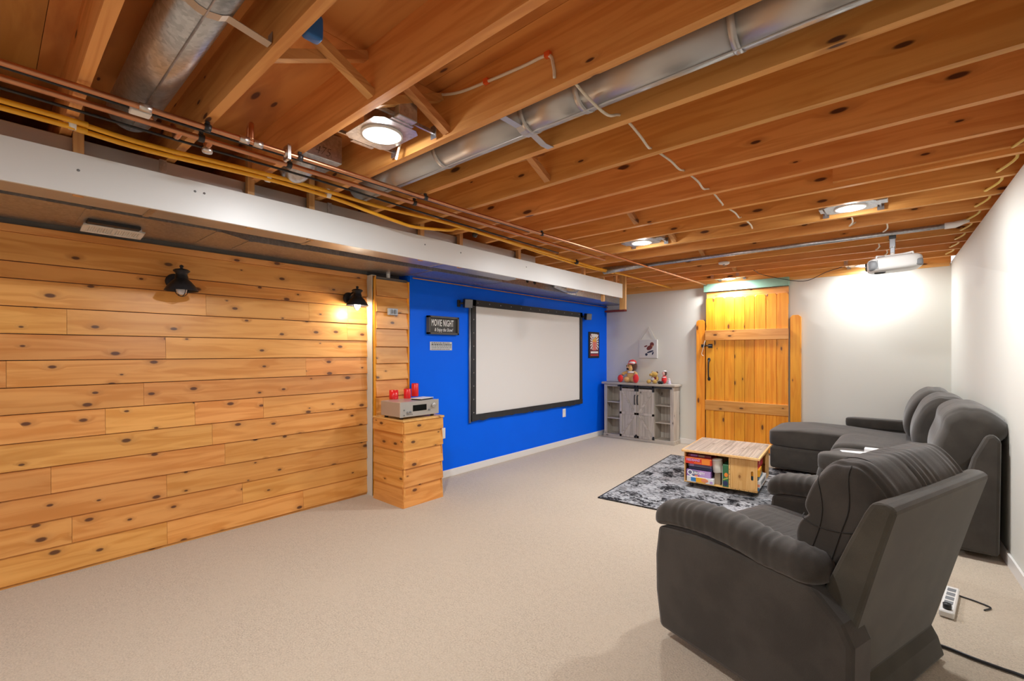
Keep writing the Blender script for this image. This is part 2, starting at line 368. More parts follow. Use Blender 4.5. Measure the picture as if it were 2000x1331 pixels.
# boarded column
wc = struct(B().box((XL - .12, 2.52, 0), (XC - .03, 2.94, 2.19)).box((XL - .12, 2.515, 2.19), (XL - .05, 2.945, ZP)).build('wall_left', 'concrete'), 'narrow cedar-boarded wall column between corner strip and blue wall', 'wall')
zc = [.80, .985, 1.15, 1.315, 1.485, 1.668, 1.835, 1.995, 2.165]
for a, b_ in zip(zc, zc[1:]): plank(wc, XC - .03, 2.545, 2.925, a, b_ - .004, d0=.036, d1=.014)
B().box((XC - .03, 2.526, .0), (XC - .008, 2.545, 2.19)).build('edge_strip', 'cedar_z', wc)
B().box((XC - .03, 2.925, .0), (XC + .006, 2.945, 2.17)).build('edge_strip', 'cedar_z', wc)
B().cyl((XC - .06, 2.72, 2.16), (XC - .06, 2.72, 2.3), .02, 12).build('vent_pipe', 'white_plastic', wc)
struct(B().box((XB - .26, 2.94, 0), (XB, YB + .1, ZP)).build('wall_left', 'wall_blue'), 'bright blue painted wall behind the projection screen', 'wall')
struct(B().box((-4.2, YB, 0), (1.0, YB + .12, 2.435)).build('wall_back', 'wall_white'), 'off-white back wall around the plank door', 'wall')
# right wall (leans a little)
def quadwall(y0, y1, z0, z1, off, th, name, mat):
    f = lambda y, z: xr_bot(y) + (xr_top(y) - xr_bot(y)) * z / 2.455 + off
    vs = [(f(y, z) + t, y, z) for t in (0, th) for y in (y0, y1) for z in (z0, z1)]
    return B().add(vs, [(0, 2, 3, 1), (4, 5, 7, 6), (0, 1, 5, 4), (2, 6, 7, 3), (0, 4, 6, 2), (1, 3, 7, 5)]).build(name, mat)
struct(quadwall(YF, YB, 0, 2.453, 0, .1, 'wall_right', 'wall_white'), 'off-white right wall behind the sofa', 'wall')
struct(quadwall(YF, YB, 2.453, 2.72, .09, .1, 'wall_right', 'joist_wood'), 'dark rim board above the right wall', 'wall')
struct(quadwall(3.0, YB, 0, .085, -.014, .014, 'baseboard_right', 'trim_white'), 'white baseboard along the right wall', 'baseboard')
struct(quadwall(-5.8, 3.0, 0, .085, -.014, .014, 'baseboard_right', 'trim_white'), 'white baseboard beside the camera on the right wall', 'baseboard')
struct(B().box((XB, 2.96, 0), (XB + .014, YB, .082)).build('baseboard_left', 'trim_white', bev=.004), 'white baseboard under the blue wall', 'baseboard')
struct(B().box((XB, YB - .014, 0), (-2.42, YB, .082)).build('baseboard_back', 'trim_white', bev=.004), 'white baseboard between blue wall and door', 'baseboard')
struct(B().box((-1.04, YB - .014, 0), (.38, YB, .082)).build('baseboard_back', 'trim_white', bev=.004), 'white baseboard right of the door behind the sofa', 'baseboard')
# wall behind the camera with a daylight window
wf = B(); wf.box((-4.3, YF - .12, 0), (-3.4, YF, ZP)); wf.box((-1.6, YF - .12, 0), (1.5, YF, ZP)); wf.box((-3.4, YF - .12, 0), (-1.6, YF, 1.0)); wf.box((-3.4, YF - .12, 2.1), (-1.6, YF, ZP))
struct(wf.build('wall_front', 'wall_white'), 'off-white wall behind the camera with a window', 'wall')
# ceiling: plywood deck, joists, bridging
ce = struct(B().box((-4.4, YF, ZP + .022), (1.3, YB + .2, ZP + .06)).build('ceiling', 'joist_wood'), 'open joist ceiling under a plywood deck', 'ceiling')
px = [-4.3, -2.95, -1.73, -.51, .71, 1.3]; 
for i in range(len(px) - 1):
    for j in range(6):
        y0 = YF + .05 + 2.44 * j - (1.22 if i % 2 else 0)
        B().box((px[i] + .001, max(YF, y0) + .001, ZP), (px[i + 1] - .001, min(YB, y0 + 2.44) - .001, ZP + .02)).build('plywood_panel', 'plywood', ce) if min(YB, y0 + 2.44) > max(YF, y0) else None
JF = [.267 + .4062 * k for k in range(-15, 17)]          # far faces of the joists
def wavy(y0, y1, x0, x1, seed):       # joist with slightly uneven lower edge
    r = random.Random(seed); n = 9; b = B(); vs = []
    for i in range(n + 1):
        x = x0 + (x1 - x0) * i / n; z = ZJ + r.uniform(-.003, .003)
        vs += [(x, y0, z), (x, y1, z), (x, y1, ZP), (x, y0, ZP)]
    fs = [(0, 1, 2, 3), tuple(4 * n + k for k in (3, 2, 1, 0))]
    for i in range(n):
        for k in range(4): fs.append((4 * i + k, 4 * i + 4 + k, 4 * i + 4 + (k + 1) % 4, 4 * i + (k + 1) % 4))
    return b.add(vs, fs)
for i, y in enumerate(JF):
    wavy(y - .039, y, -4.28, xr_top(y) + .07, i).build('joist', 'joist_wood', ce)
B().box((-4.28, YB - .03, ZJ - .02), (.39, YB + .1, ZP)).build('rim_board', 'joist_wood', ce)
B().box((-3.6, YB - .012, 2.405), (.38, YB + .09, 2.442)).build('top_plate', 'pine_x', bpy.data.objects['wall_back'])
B().box((hit(1627, 345, 1, 3.46).x, JF[23] - .039 - .038, ZJ + .027), (xr_top(3.5) + .05, JF[23] - .0395, ZP)).build('sister_joist', 'joist_wood', ce)
def bridge(k, up, x=-1.66):           # one diagonal strip between joist k and k+1
    a, c = JF[k], JF[k + 1] - .039; zb, zt = ZJ + .028, ZP - .03
    p, q = (Vector((x, a, zt)), Vector((x, c, zb))) if up else (Vector((x - .045, a, zb)), Vector((x - .045, c, zt)))
    d = (q - p).normalized(); n = Vector((1, 0, 0)).cross(d) * .017; w = Vector((.02, 0, 0)); vs = [p + s1 * w + s2 * n for s1 in (-1, 1) for s2 in (-1, 1)] + [q + s1 * w + s2 * n for s1 in (-1, 1) for s2 in (-1, 1)]
    B().add(vs, [(0, 1, 3, 2), (4, 6, 7, 5), (0, 4, 5, 1), (1, 5, 7, 3), (3, 7, 6, 2), (2, 6, 4, 0)]).build('bridging_strip', 'strip_x', ce)
for k in (16, 17, 19, 22, 24, 26, 28, 29): bridge(k, True); bridge(k, False)

# ------------------------------------------------------------------ door
YD = YB - .045
d = struct(thing('door_1', 'plank door of knotty orange cedar with two ledges', 'door', (-1.73, YD, 0)), 'plank door of knotty orange cedar with two ledges', 'door')
dx = [-2.262, -2.142, -1.998, -1.866, -1.728, -1.602, -1.459, -1.329, -1.191]
for i, (a, b_) in enumerate(zip(dx, dx[1:])):
    zt = 2.235 + R.uniform(-.006, .006); c = .022; yy = R.uniform(-.002, .002)
    B().prism([(a + .0015, .03), (b_ - .0015, .03), (b_ - .0015, zt - c), (b_ - c, zt), (a + c, zt), (a + .0015, zt - c)], 1, YD - .02 + yy, YD).build('plank', 'cedar_z', d, bev=.0025)
B().box((-2.258, YD, 2.08), (-1.191, YD + .022, 2.322)).build('header_board', 'cedar_x', d)
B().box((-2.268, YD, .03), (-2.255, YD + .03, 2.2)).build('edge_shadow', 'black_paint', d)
B().box((-2.268, YD - .042, 1.604), (-1.186, YD - .021, 1.752)).build('ledge', 'cedar_x', d, bev=.003)
B().box((-2.268, YD - .042, .566), (-1.186, YD - .021, .716)).build('ledge', 'cedar_x', d, bev=.003)
h = B(); h.tube(spline([(-2.215, YD - .024, 1.31), (-2.215, YD - .05, 1.27), (-2.215, YD - .055, 1.17), (-2.215, YD - .05, 1.07), (-2.215, YD - .024, 1.035)]), .010)
for z in (1.315, 1.03): h.sbox((-2.215, YD - .025, z), (.022, .006, .030), 1, 1, 14, 8)
h.build('pull_handle', 'black_paint', d)
la = B(); la.box((-2.225, YD - .032, 1.49), (-2.165, YD - .02, 1.55)); la.tube([(-2.30, YD - .034, 1.525), (-2.17, YD - .034, 1.52)], .008); la.box((-2.32, YD - .05, 1.50), (-2.29, YD - .02, 1.545))
la.build('latch', 'black_paint', d)
B().tube(spline([(-2.29, YD - .05, 1.54), (-2.26, YD - .055, 1.60), (-2.29, YD - .058, 1.48), (-2.31, YD - .058, 1.40), (-2.285, YD - .055, 1.37)]), .004, 6).build('pull_string', 'cable_white', d)
def picket(nm, x0, x1, z0, zt, lab):
    c = .028
    struct(B().prism([(x0, z0), (x1, z0), (x1, zt - c), (x1 - c, zt), (x0 + c, zt), (x0, zt - c)], 1, YB - .06, YB - .0005).build(nm, 'cedar_z', bev=.003), lab, 'trim')
picket('trim_1', -2.405, -2.278, .0, 1.912, 'dog-eared cedar picket left of the plank door')
picket('trim_2', -1.170, -1.048, .0, 1.925, 'dog-eared cedar picket right of the plank door')
struct(B().box((-2.29, YB - .075, 2.328), (-1.185, YB - .0005, 2.443)).build('trim_3', 'green_paint'), 'pale green painted header board over the plank door', 'trim')

# ------------------------------------------------------------------ window behind the camera
w = struct(thing('window_1', 'daylight window in the wall behind the camera', 'window', (-2.5, YF - .06, 1.0)), 'daylight window in the wall behind the camera', 'window')
fr = B()
for a, b_ in (((-3.4, 1.0), (-1.6, 1.06)), ((-3.4, 2.04), (-1.6, 2.1)), ((-3.4, 1.0), (-3.34, 2.1)), ((-1.66, 1.0), (-1.6, 2.1)), ((-2.53, 1.0), (-2.47, 2.1))): fr.box((a[0], YF - .1, a[1]), (b_[0], YF - .04, b_[1]))
fr.build('window_frame', 'trim_white', w)

# ------------------------------------------------------------------ ductwork and soffit
XF = -2.93
sf = thing('soffit_frame', 'long white fascia board of the duct soffit on short wooden studs', 'soffit', (XF, 3, 2.169))
B().box((XF - .018, -3.0, 2.169), (XF, 5.71, 2.363)).build('fascia_board', 'fascia_white', sf, bev=.002)
for u, dz in ((155, 0), (493, 0), (612, 0), (828, 0), (904, 0), (1018, 0), (1145, .0), (1207, 0)):
    y = hit(u, 500, 0, XF).y
    B().box((XF - .057, y - .019, 2.17), (XF - .019, y + .019, 2.693 if u < 1100 else 2.47)).build('stud', 'stud_y', sf, bev=.001)
y = hit(1180, 580, 0, XF - .02).y; B().box((XF - .057, y - .019, 2.085), (XF - .019, y + .019, 2.4)).build('stud', 'stud_y', sf, bev=.001)
y = hit(1221, 580, 0, XF).y; B().box((XF - .075, y - .022, 2.02), (XF + .01, y + .022, 2.693)).build('stud', 'stud_y', sf, bev=.001)
for (u, v) in ((153, 333), (381, 374), (399, 378), (830, 478), (900, 494), (1028, 522)):
    p = hit(u, v, 0, XF); B().cyl((XF - .001, p.y, p.z), (XF + .0015, p.y, p.z), .006, 10).build('screw_head', 'grey_plastic', sf)
# front duct
dt = thing('rectangular_duct', 'front galvanised duct run right behind the white fascia', 'duct', (-3.2, 1, 2.235))
ye = 3.86
for a, b_ in ((-3.0, -1.2), (-1.2, .62), (.62, 1.55), (1.55, 2.75), (2.75, ye)):
    B().box((-3.40, a + .002, 2.235), (-3.0, b_ - .002, 2.452), bev=.003).build('duct_section', 'galv_dull', dt)
for yy in (.62, 1.55, 2.75): B().box((-3.405, yy - .016, 2.231), (-2.995, yy + .016, 2.456)).build('drive_cleat', 'galvanised', dt)
# rear duct against the wall, tapering
dr = thing('rectangular_duct', 'rear galvanised duct along the wall with a tapered section', 'duct', (-3.75, 1, 2.235))
def seg(y0, x0, y1, x1, xb0=-4.07, xb1=-4.07, mat='galvanised'):
    vs = [(xb0, y0, 2.235), (x0, y0, 2.235), (x0, y0, 2.46), (xb0, y0, 2.46), (xb1, y1, 2.235), (x1, y1, 2.235), (x1, y1, 2.46), (xb1, y1, 2.46)]
    B().add(vs, [(0, 1, 2, 3), (7, 6, 5, 4), (0, 4, 5, 1), (1, 5, 6, 2), (2, 6, 7, 3), (3, 7, 4, 0)]).build('duct_section', mat, dr)
seg(-3, -3.465, .38, -3.465); seg(.38, -3.465, 1.02, -3.465); seg(1.022, -3.465, 1.26, -3.60); seg(1.262, -3.60, 2.90, -3.54)
seg(2.902, -3.54, 3.9, -3.50, -3.96, -3.96); seg(3.902, -3.50, 5.5, -3.54, -3.96, -3.96); seg(5.502, -3.54, YB - .002, -3.62, -3.96, -3.96)
for yy, xx in ((.38, -3.465), (1.02, -3.465), (1.26, -3.60), (2.90, -3.54), (3.9, -3.5), (5.5, -3.54)):
    B().box((-3.955, yy - .012, 2.231), (xx + .005, yy + .012, 2.464)).build('drive_cleat', 'galvanised', dr)
B().tube(spline([(-3.49, 4.9, 2.34), (-3.44, 5.0, 2.30), (-3.43, 5.15, 2.285), (-3.44, 5.3, 2.30), (-3.49, 5.4, 2.34)]), .06, 14).build('side_boot', 'galvanised', dr)
for yy in (4.35, 4.5): B().cyl((-3.525, yy, 2.30), (-3.505, yy, 2.30), .022, 14).build('knockout_hole', 'black_paint', dr)
tag(B().tube(spline([(-3.945, 2.96, 2.215), (-3.93, 4.0, 2.212), (-3.935, 5.5, 2.21), (-3.93, 7.1, 2.205)], 4), .007, 6).build('thin_pipe', 'copper'), 'thin copper line along the top of the blue wall', 'pipe')
tag(B().box((-3.955, YB - .09, 2.12), (-3.58, YB - .002, 2.150), bev=.004).build('red_board', 'red_board'), 'short dark red board at the duct end in the wall corner', 'board')
# wall register hanging under the rear duct
rg = thing('air_register', 'white air register hanging below the rear duct', 'register', (-3.87, .54, 2.2))
B().box((-3.83, .405, 2.215), (-3.72, .655, 2.2345)).build('duct_opening', 'black_paint', rg)
rot = Matrix.Translation((-3.86, .54, 2.205)) @ Matrix.Rotation(-.12, 4, 'Y')
r_ = B()
for a, b_ in (((-.075, -.15), (.075, -.128)), ((-.075, .128), (.075, .15)), ((-.075, -.15), (-.052, .15)), ((.052, -.15), (.075, .15)), ((-.075, -.008), (.075, .008))): r_.box((a[0], a[1], -.004), (b_[0], b_[1], .004), rot)
r_.build('face_frame', 'white_plastic', rg)
B().box((-.06, -.135, .004), (.06, .135, .034), rot).build('collar', 'trim_white', rg)
lv = B()
for k in range(22):
    if k in (10, 11): continue
    yy = -.125 + .25 * k / 21; lv.box((-.05, yy - .002, -.003), (.05, yy + .002, .003), rot)
lv.build('louvre', 'white_plastic', rg)
# round ducts in the joist bays
def round_duct(x0, x1, y, z, r, lab, seams, mat='galvanised'):
    t = thing('round_duct', lab, 'duct', ((x0 + x1) / 2, y, z - r))
    xs = [x0] + seams + [x1]
    for a, b_ in zip(xs, xs[1:]): B().cyl((a + .001, y, z), (b_ - .001, y, z), r, 40).build('duct_section', mat, t)
    for s_ in seams: B().cyl((s_ - .012, y, z), (s_ + .012, y, z), r + .0035, 40).build('crimp_ring', mat, t)
    B().cyl((x0 + .02, y - .004, z - r - .001), (x1 - .02, y - .004, z - r - .001), .004, 6).build('lock_seam', mat, t)
    return t
t = round_duct(-2.78, .4, .45, 2.565, .088, 'fat shiny round duct in the near joist bay', [-1.48, -.3])
def strap(t, pts, wd=.018):
    b = B(); P = [Vector(p) for p in pts]; vs, fs = [], []
    for p in P: vs += [(p.x - wd, p.y, p.z), (p.x + wd, p.y, p.z), (p.x + wd, p.y, p.z + .002), (p.x - wd, p.y, p.z + .002)]
    for i in range(len(P) - 1):
        for k in range(4): fs.append((4 * i + k, 4 * i + 4 + k, 4 * i + 4 + (k + 1) % 4, 4 * i + (k + 1) % 4))
    b.add(vs, fs).build('hanger_strap', 'galv_dull', t)
def arc(y, z, r, a0, a1, x, n=9): return [(x, y + r * math.cos(a0 + (a1 - a0) * i / n), z + r * math.sin(a0 + (a1 - a0) * i / n)) for i in range(n + 1)]
strap(t, [(-1.63, .268, 2.52), (-1.63, .27, 2.475)] + [(-1.63, .45 + .092 * math.cos(a), 2.565 + .092 * math.sin(a)) for a in (-2.2, -1.9, -1.57, -1.2, -.95)] + [(-1.63, .63, 2.47), (-1.63, .633, 2.51)])
t = round_duct(-2.8, .5, 1.668, 2.548, .092, 'long dull round duct in the middle joist bay', [-1.93, -1.32, -1.03, -.43, .1], 'galv_dull')
strap(t, [(-1.35, 1.487, 2.53), (-1.35, 1.49, 2.47)] + [(-1.35, 1.668 + .096 * math.cos(a), 2.548 + .096 * math.sin(a)) for a in (-2.2, -1.9, -1.57, -1.2, -.95)] + [(-1.35, 1.80, 2.452), (-1.35, 1.86, 2.455), (-1.35, 1.862, 2.49)])
bt = thing('duct_boot', 'small square duct boot with a round elbow in the joist bay', 'duct', (-2.62, 1.25, 2.46))
B().box((-2.72, 1.13, 2.53), (-2.50, 1.37, 2.69), bev=.004).build('boot_box', 'galvanised', bt)
B().tube(spline([(-2.60, 1.22, 2.64), (-2.62, 1.21, 2.56), (-2.68, 1.20, 2.51), (-2.76, 1.19, 2.50)]), .075, 24).build('elbow', 'galvanised', bt)
B().text('475', .07, TX((-2.499, 1.25, 2.57), (0, 1, 0), (0, 0, 1)), .9, -.002, shear=.3).build('pen_marking', 'ink_black', bt)
cd = thing('conduit', 'long grey pipe hung under the far joists', 'pipe', (-1.3, 5.06, 2.43))
B().cyl((-2.85, 5.06, 2.447), (-2.3, 5.06, 2.447), .045, 18, .022).build('wide_end', 'galvanised', cd)
B().cyl((-2.3, 5.06, 2.447), (.24, 5.06, 2.447), .02, 14).build('pipe_run', 'galvanised', cd)
B().tube([(.24, 5.06, 2.447), (.30, 5.06, 2.447), (.38, 5.06, 2.47)], [.026, .026, .016], 12).build('end_fitting', 'white_plastic', cd)
# copper water lines
def route(pix, z): return [tuple(hit(u, v, 2, z)) for u, v in pix]
p1 = thing('copper_pipe', 'copper water pipe under the joists nearer the room', 'pipe', (-2.36, 3, 2.43))
B().tube([(-2.37, -2.5, 2.433), (-2.365, .03, 2.433), (-2.36, 1.2, 2.433), (-2.36, 2.2, 2.433), (-2.30, 4.3, 2.433), (-2.25, 7.09, 2.433)], .012, 10).build('pipe_run', 'copper', p1)
p2 = thing('copper_pipe', 'copper water pipe nearer the white fascia', 'pipe', (-2.49, 3, 2.425))
B().tube([(-2.50, -2.5, 2.43), (-2.49, .03, 2.43), (-2.49, 2.2, 2.43), (-2.47, 4.4, 2.433)], .013, 10).build('pipe_run', 'copper', p2)
def clip(par, x, y, z, r, mat='black_plastic'):
    B().tube([(x, y - .012, z), (x, y + .012, z)], r + .005, 10).build('pipe_clip', mat, par)
    B().box((x - .006, y - .008, z), (x + .006, y + .008, ZJ + .002)).build('clip_nail', mat, par)
for y in (.65, 1.06, 1.87, 3.09): clip(p1, -2.36 + max(0, y - 2.2) * .028, y, 2.433, .012)
for y in (.66, 1.06, 1.88): clip(p2, -2.49, y, 2.43, .013)
for (x, y, z) in ((-2.362, .80, 2.433), (-2.362, .86, 2.433), (-2.362, .43, 2.433)): B().cyl((x, y - .02, z), (x, y + .02, z), .0165, 12).build('solder_coupling', 'solder', p1)
B().tube(spline([(-2.36, .83, 2.44), (-2.36, .83, 2.50), (-2.39, .84, 2.53), (-2.44, .85, 2.53), (-2.48, .86, 2.50)]), .012, 10).build('elbow_riser', 'copper', p1)
gc = B(); gc.cyl((-2.362, .985, 2.433), (-2.362, 1.01, 2.433), .021, 12); gc.box((-2.39, .99, 2.40), (-2.335, 1.005, 2.47)); gc.cyl((-2.345, .997, 2.40), (-2.345, .997, 2.475), .005); gc.cyl((-2.38, .997, 2.395), (-2.38, .997, 2.47), .005)
gc.build('ground_clamp', 'solder', p1)
for (a, b_, c) in (((-2.49, .47, 2.44), (-2.50, .47, 2.50), (-2.62, .49, 2.52)), ((-2.49, .58, 2.43), (-2.56, .58, 2.43), (-2.62, .58, 2.50)), ((-2.49, .70, 2.43), (-2.55, .70, 2.42), (-2.60, .71, 2.48))):
    B().tube(spline([a, b_, c]), .0125, 10).build('branch_pipe', 'copper', p2)
B().box((-2.45, .39, 2.425), (-2.40, .46, 2.45), bev=.003).build('pipe_tag', 'white_plastic', p1)
B().lathe([(.004, -.03), (.02, -.03), (.024, -.02), (.02, -.008), (.009, 0), (.009, .02)], (-2.545, .70, 2.42), 12).build('valve_wheel', 'solder', p2)
for (nm, x0, x1, z, y1, lab) in (('black_cable', -2.425, -2.40, 2.444, 3.0, 'thin black cable strung between the copper pipes'), ('black_cable', -2.60, -2.66, 2.435, 3.8, 'thin black cable strung beside the yellow tubes')):
    tag(B().tube(spline([(x0, -2.5, z), (x0, -.2, z), (x0 - .01, .6, z), (x0 + .012, 1.2, z - .003), ((x0 + x1) / 2, 2.0, z), (x1, y1, z)], 5), .0065, 8).build(nm, 'cable_black'), lab, 'cable')
ya = thing('yellow_tube', 'yellow gas tube running straight under the joists', 'tube', (-2.75, 3, 2.43))
A = [(-2.72, -2.5, 2.435), (-2.73, .04, 2.435), (-2.76, .27, 2.44), (-2.77, .53, 2.432), (-2.73, 1.03, 2.435), (-2.745, 1.41, 2.44), (-2.75, 1.78, 2.435), (-2.70, 2.30, 2.435), (-2.70, 2.75, 2.43), (-2.76, 4.06, 2.435), (-2.80, 4.70, 2.44), (-2.78, 5.6, 2.44), (-2.80, 7.09, 2.44)]
B().tube(spline(A, 5), .0115, 10).build('tube_run', 'yellow_tube', ya)
yb = thing('yellow_tube', 'yellow gas tube sagging below its twin', 'tube', (-2.77, 2, 2.40))
lo = [tuple(hit(u, v, 0, -2.77)) for u, v in ((650, 387), (725, 415), (775, 433), (812, 444), (875, 450), (925, 452))]
A2 = [(-2.75, -2.5, 2.415), (-2.755, .04, 2.415), (-2.785, .27, 2.42), (-2.79, .53, 2.412), (-2.755, 1.03, 2.418)] + lo + [(-2.79, 4.06, 2.42), (-2.82, 4.70, 2.425), (-2.80, 5.2, 2.43)]
B().tube(spline(A2, 5), .0115, 10).build('tube_run', 'yellow_tube', yb)
for y in (.25, 1.06, 1.42, 2.72, 4.3): clip(ya, -2.765, y, 2.428, .018, 'white_plastic' if y < 2 else 'black_plastic')
# white and yellow branch cables
wr = thing('white_cable', 'white electrical cable threaded through the joists', 'cable', (-.97, 2.5, 2.47))
pts = []
for k in range(18, 25):
    y = JF[k]; pts += [(-.98 + .02 * math.sin(k * 2.1), y - .02, 2.492), (-.955 + .02 * math.sin(k * 3), y + .12, 2.452 if k < 20 else 2.466), (-.965, y + .26, 2.447 if k < 20 else 2.462)]
B().tube(spline(pts, 5), .006, 8).build('cable_run', 'cable_white', wr)
p = [tuple(hit(u, v, 1, 1.437)) for u, v in ((1083, 152), (1081, 130), (1070, 108), (1020, 130), (950, 160), (890, 182), (835, 187))]
cb = thing('white_cable', 'white electrical cable stapled along a joist side, its end hanging by the nearest light', 'cable', p[3])
B().tube(spline(p + [tuple(hit(812, 200, 1, 1.41)), tuple(hit(797, 232, 1, 1.40)), tuple(hit(784, 272, 1, 1.395)), tuple(hit(774, 312, 1, 1.39))]), .0065, 8).build('cable_run', 'cable_white', cb)
for q in (p[2], p[4]): B().box((q[0] - .012, q[1] - .01, q[2] - .008), (q[0] + .012, q[1] + .008, q[2] + .012)).build('staple', 'orange_clip', cb)
yc = thing('yellow_cable', 'pale yellow electrical cable threaded through joists by the right wall', 'cable', (.4, 4, 2.47))
pts = []
for k in range(20, 31):
    y = JF[k]; x = xr_top(y) - .055; pts += [(x - .01, y - .02, 2.505), (x + .015, y + .10, 2.475), (x - .035, y + .28, 2.468)]
B().tube(spline(pts, 4), .0075, 8).build('cable_run', 'cable_yellow', yc)
for x, k in ((-.32, 25), (-.12, 26), (-.20, 28), (-.15, 29)):
    y = JF[k]; tag(B().tube(spline([(x, y - .02, 2.50), (x + .01, y + .1, 2.45), (x - .02, y + .22, 2.445), (x + .01, y + .36, 2.50)]), .006, 8).build('white_cable', 'cable_white'), ['short white cable loop just before the projector mount', 'short white cable loop right above the projector', 'short white cable loop behind the projector', 'short white cable loop near the farthest right light'][[25, 26, 28, 29].index(k)], 'cable')
tag(B().tube(spline([tuple(hit(1472, 528, 2, 2.455)), tuple(hit(1490, 537, 1, 6.75)), tuple(hit(1545, 548, 1, 6.85)), tuple(hit(1578, 548, 1, 6.85)), tuple(hit(1613, 532, 1, 6.8)), tuple(hit(1645, 522, 2, 2.455))]), .004, 6).build('black_cable', 'cable_black'), 'thin black cable drooping across the back wall near the door header', 'cable')
p = hit(610, 53, 1, .715); tag(B().sbox(tuple(p), (.022, .03, .042), .3, .3, 20, 12).build('junction_box', 'blue_box'), 'small blue electrical box on the second joist', 'box')
# smoke detector disc
sd = thing('smoke_detector', 'small white round detector under the far joists', 'detector', (-1.57, 5.53, 2.44))
B().lathe([(.055, .018), (.06, .012), (.055, -.004), (.03, -.01), (.001, -.011)], (-1.57, 5.53, 2.442), 24).build('housing', 'white_plastic', sd)
B().lathe([(.012, -.006), (.016, -.014), (.001, -.016)], (-1.57, 5.53, 2.440), 12).build('sensor', 'grey_plastic', sd)

# ------------------------------------------------------------------ recessed can lights
def can_light(x, y, lab):
    t = thing('recessed_light', lab, 'light', (x, y, 2.46), 0, 'recessed ceiling lights between the joists')
    pl = B(); n = 24; x0, x1, y0, y1 = x - .15, x + .15, y - .12, y + .12; vs = []
    for z in (2.474, 2.477):
        for k in range(n):
            a = 2 * PI * k / n; vs.append((x + .083 * math.cos(a), y + .083 * math.sin(a), z))
        for k in range(n):
            a = 2 * PI * k / n; m_ = max(abs(math.cos(a)) / .15, abs(math.sin(a)) / .12); vs.append((x + math.cos(a) / m_, y + math.sin(a) / m_, z))
    fs = []
    for k in range(n):
        j = (k + 1) % n; fs += [(k, j, n + j, n + k), (2 * n + k, 3 * n + k, 3 * n + j, 2 * n + j), (n + k, n + j, 3 * n + j, 3 * n + k), (k, 2 * n + k, 2 * n + j, j)]
    pl.add(vs, fs).build('mounting_plate', 'galvanised', t)
    B().lathe([(.083, 0), (.083, .16), (.001, .161)], (x, y, 2.477), 28, cap=False).build('can', 'galvanised', t)
    B().lathe([(.098, .004), (.098, -.003), (.078, -.004), (.078, .004)], (x, y, 2.470), 28, cap=False).build('trim_ring', 'trim_white', t)
    B().lathe([(.001, -.012), (.04, -.010), (.066, -.002), (.078, .008), (.078, .02)], (x, y, 2.467), 28, cap=False).build('glowing_lens', 'lamp_glow', t)
    B().box((x + .11, y - .05, 2.48), (x + .21, y + .05, 2.56), bev=.003).build('wiring_box', 'galvanised', t)
    for s_ in (-1, 1):
        h = B(); h.box((x + s_ * .165 - .006, y - .182, 2.49), (x + s_ * .165 + .006, y + .182, 2.505)); h.box((x + s_ * .165 - .02, y + .178, 2.468), (x + s_ * .165 + .02, y + .182, 2.53)); h.box((x + s_ * .165 - .02, y - .182, 2.468), (x + s_ * .165 + .02, y - .178, 2.53))
        h.box((x + s_ * .165 - .02, y - .06, 2.477), (x + s_ * .165 + .004, y + .06, 2.492))
        h.build('hanger_bar', 'galvanised', t)
    return t
LB = {(0, 2): 'lit recessed light nearest the camera, beside the fat round ducts', (0, 3): 'lit recessed light in the middle of the ceiling before the cross strips', (1, 3): 'lit recessed light just ahead of the projector mount',
      (0, 4): 'lit recessed light right over the plank door header', (1, 4): 'lit recessed light at the back wall, partly behind the projector', 
      (0, 1): 'lit recessed light behind the camera on the left', (1, 1): 'lit recessed light behind the camera on the right', (0, 0): 'lit recessed light far behind the camera on the left', (1, 0): 'lit recessed light far behind the camera on the right'}
base = can_light(CAN_X[0], CAN_Y[2], LB[(0, 2)])
for i, x in enumerate(CAN_X):
    for j, y in enumerate(CAN_Y):
        if (i, j) == (1, 2): continue
        if (i, j) != (0, 2): dup(base, (x - (.07 if (i, j) == (1, 4) else 0), y, 2.46), LB[(i, j)])
        l = bpy.data.lights.new('can_lamp', 'AREA'); l.shape = 'DISK'; l.size = .15; l.energy = CAN_W * CAN_DIM.get((i, j), 1); l.color = CAN_COL
        lo_ = bpy.data.objects.new('can_lamp', l); COL.objects.link(lo_); lo_.location = (x, y, 2.450)
        l = bpy.data.lights.new('can_side_glow', 'POINT'); l.energy = CAN_SIDE * CAN_DIM.get((i, j), 1); l.shadow_soft_size = .03; l.color = CAN_COL
        lo_ = bpy.data.objects.new('can_side_glow', l); COL.objects.link(lo_); lo_.location = (x, y, 2.448)

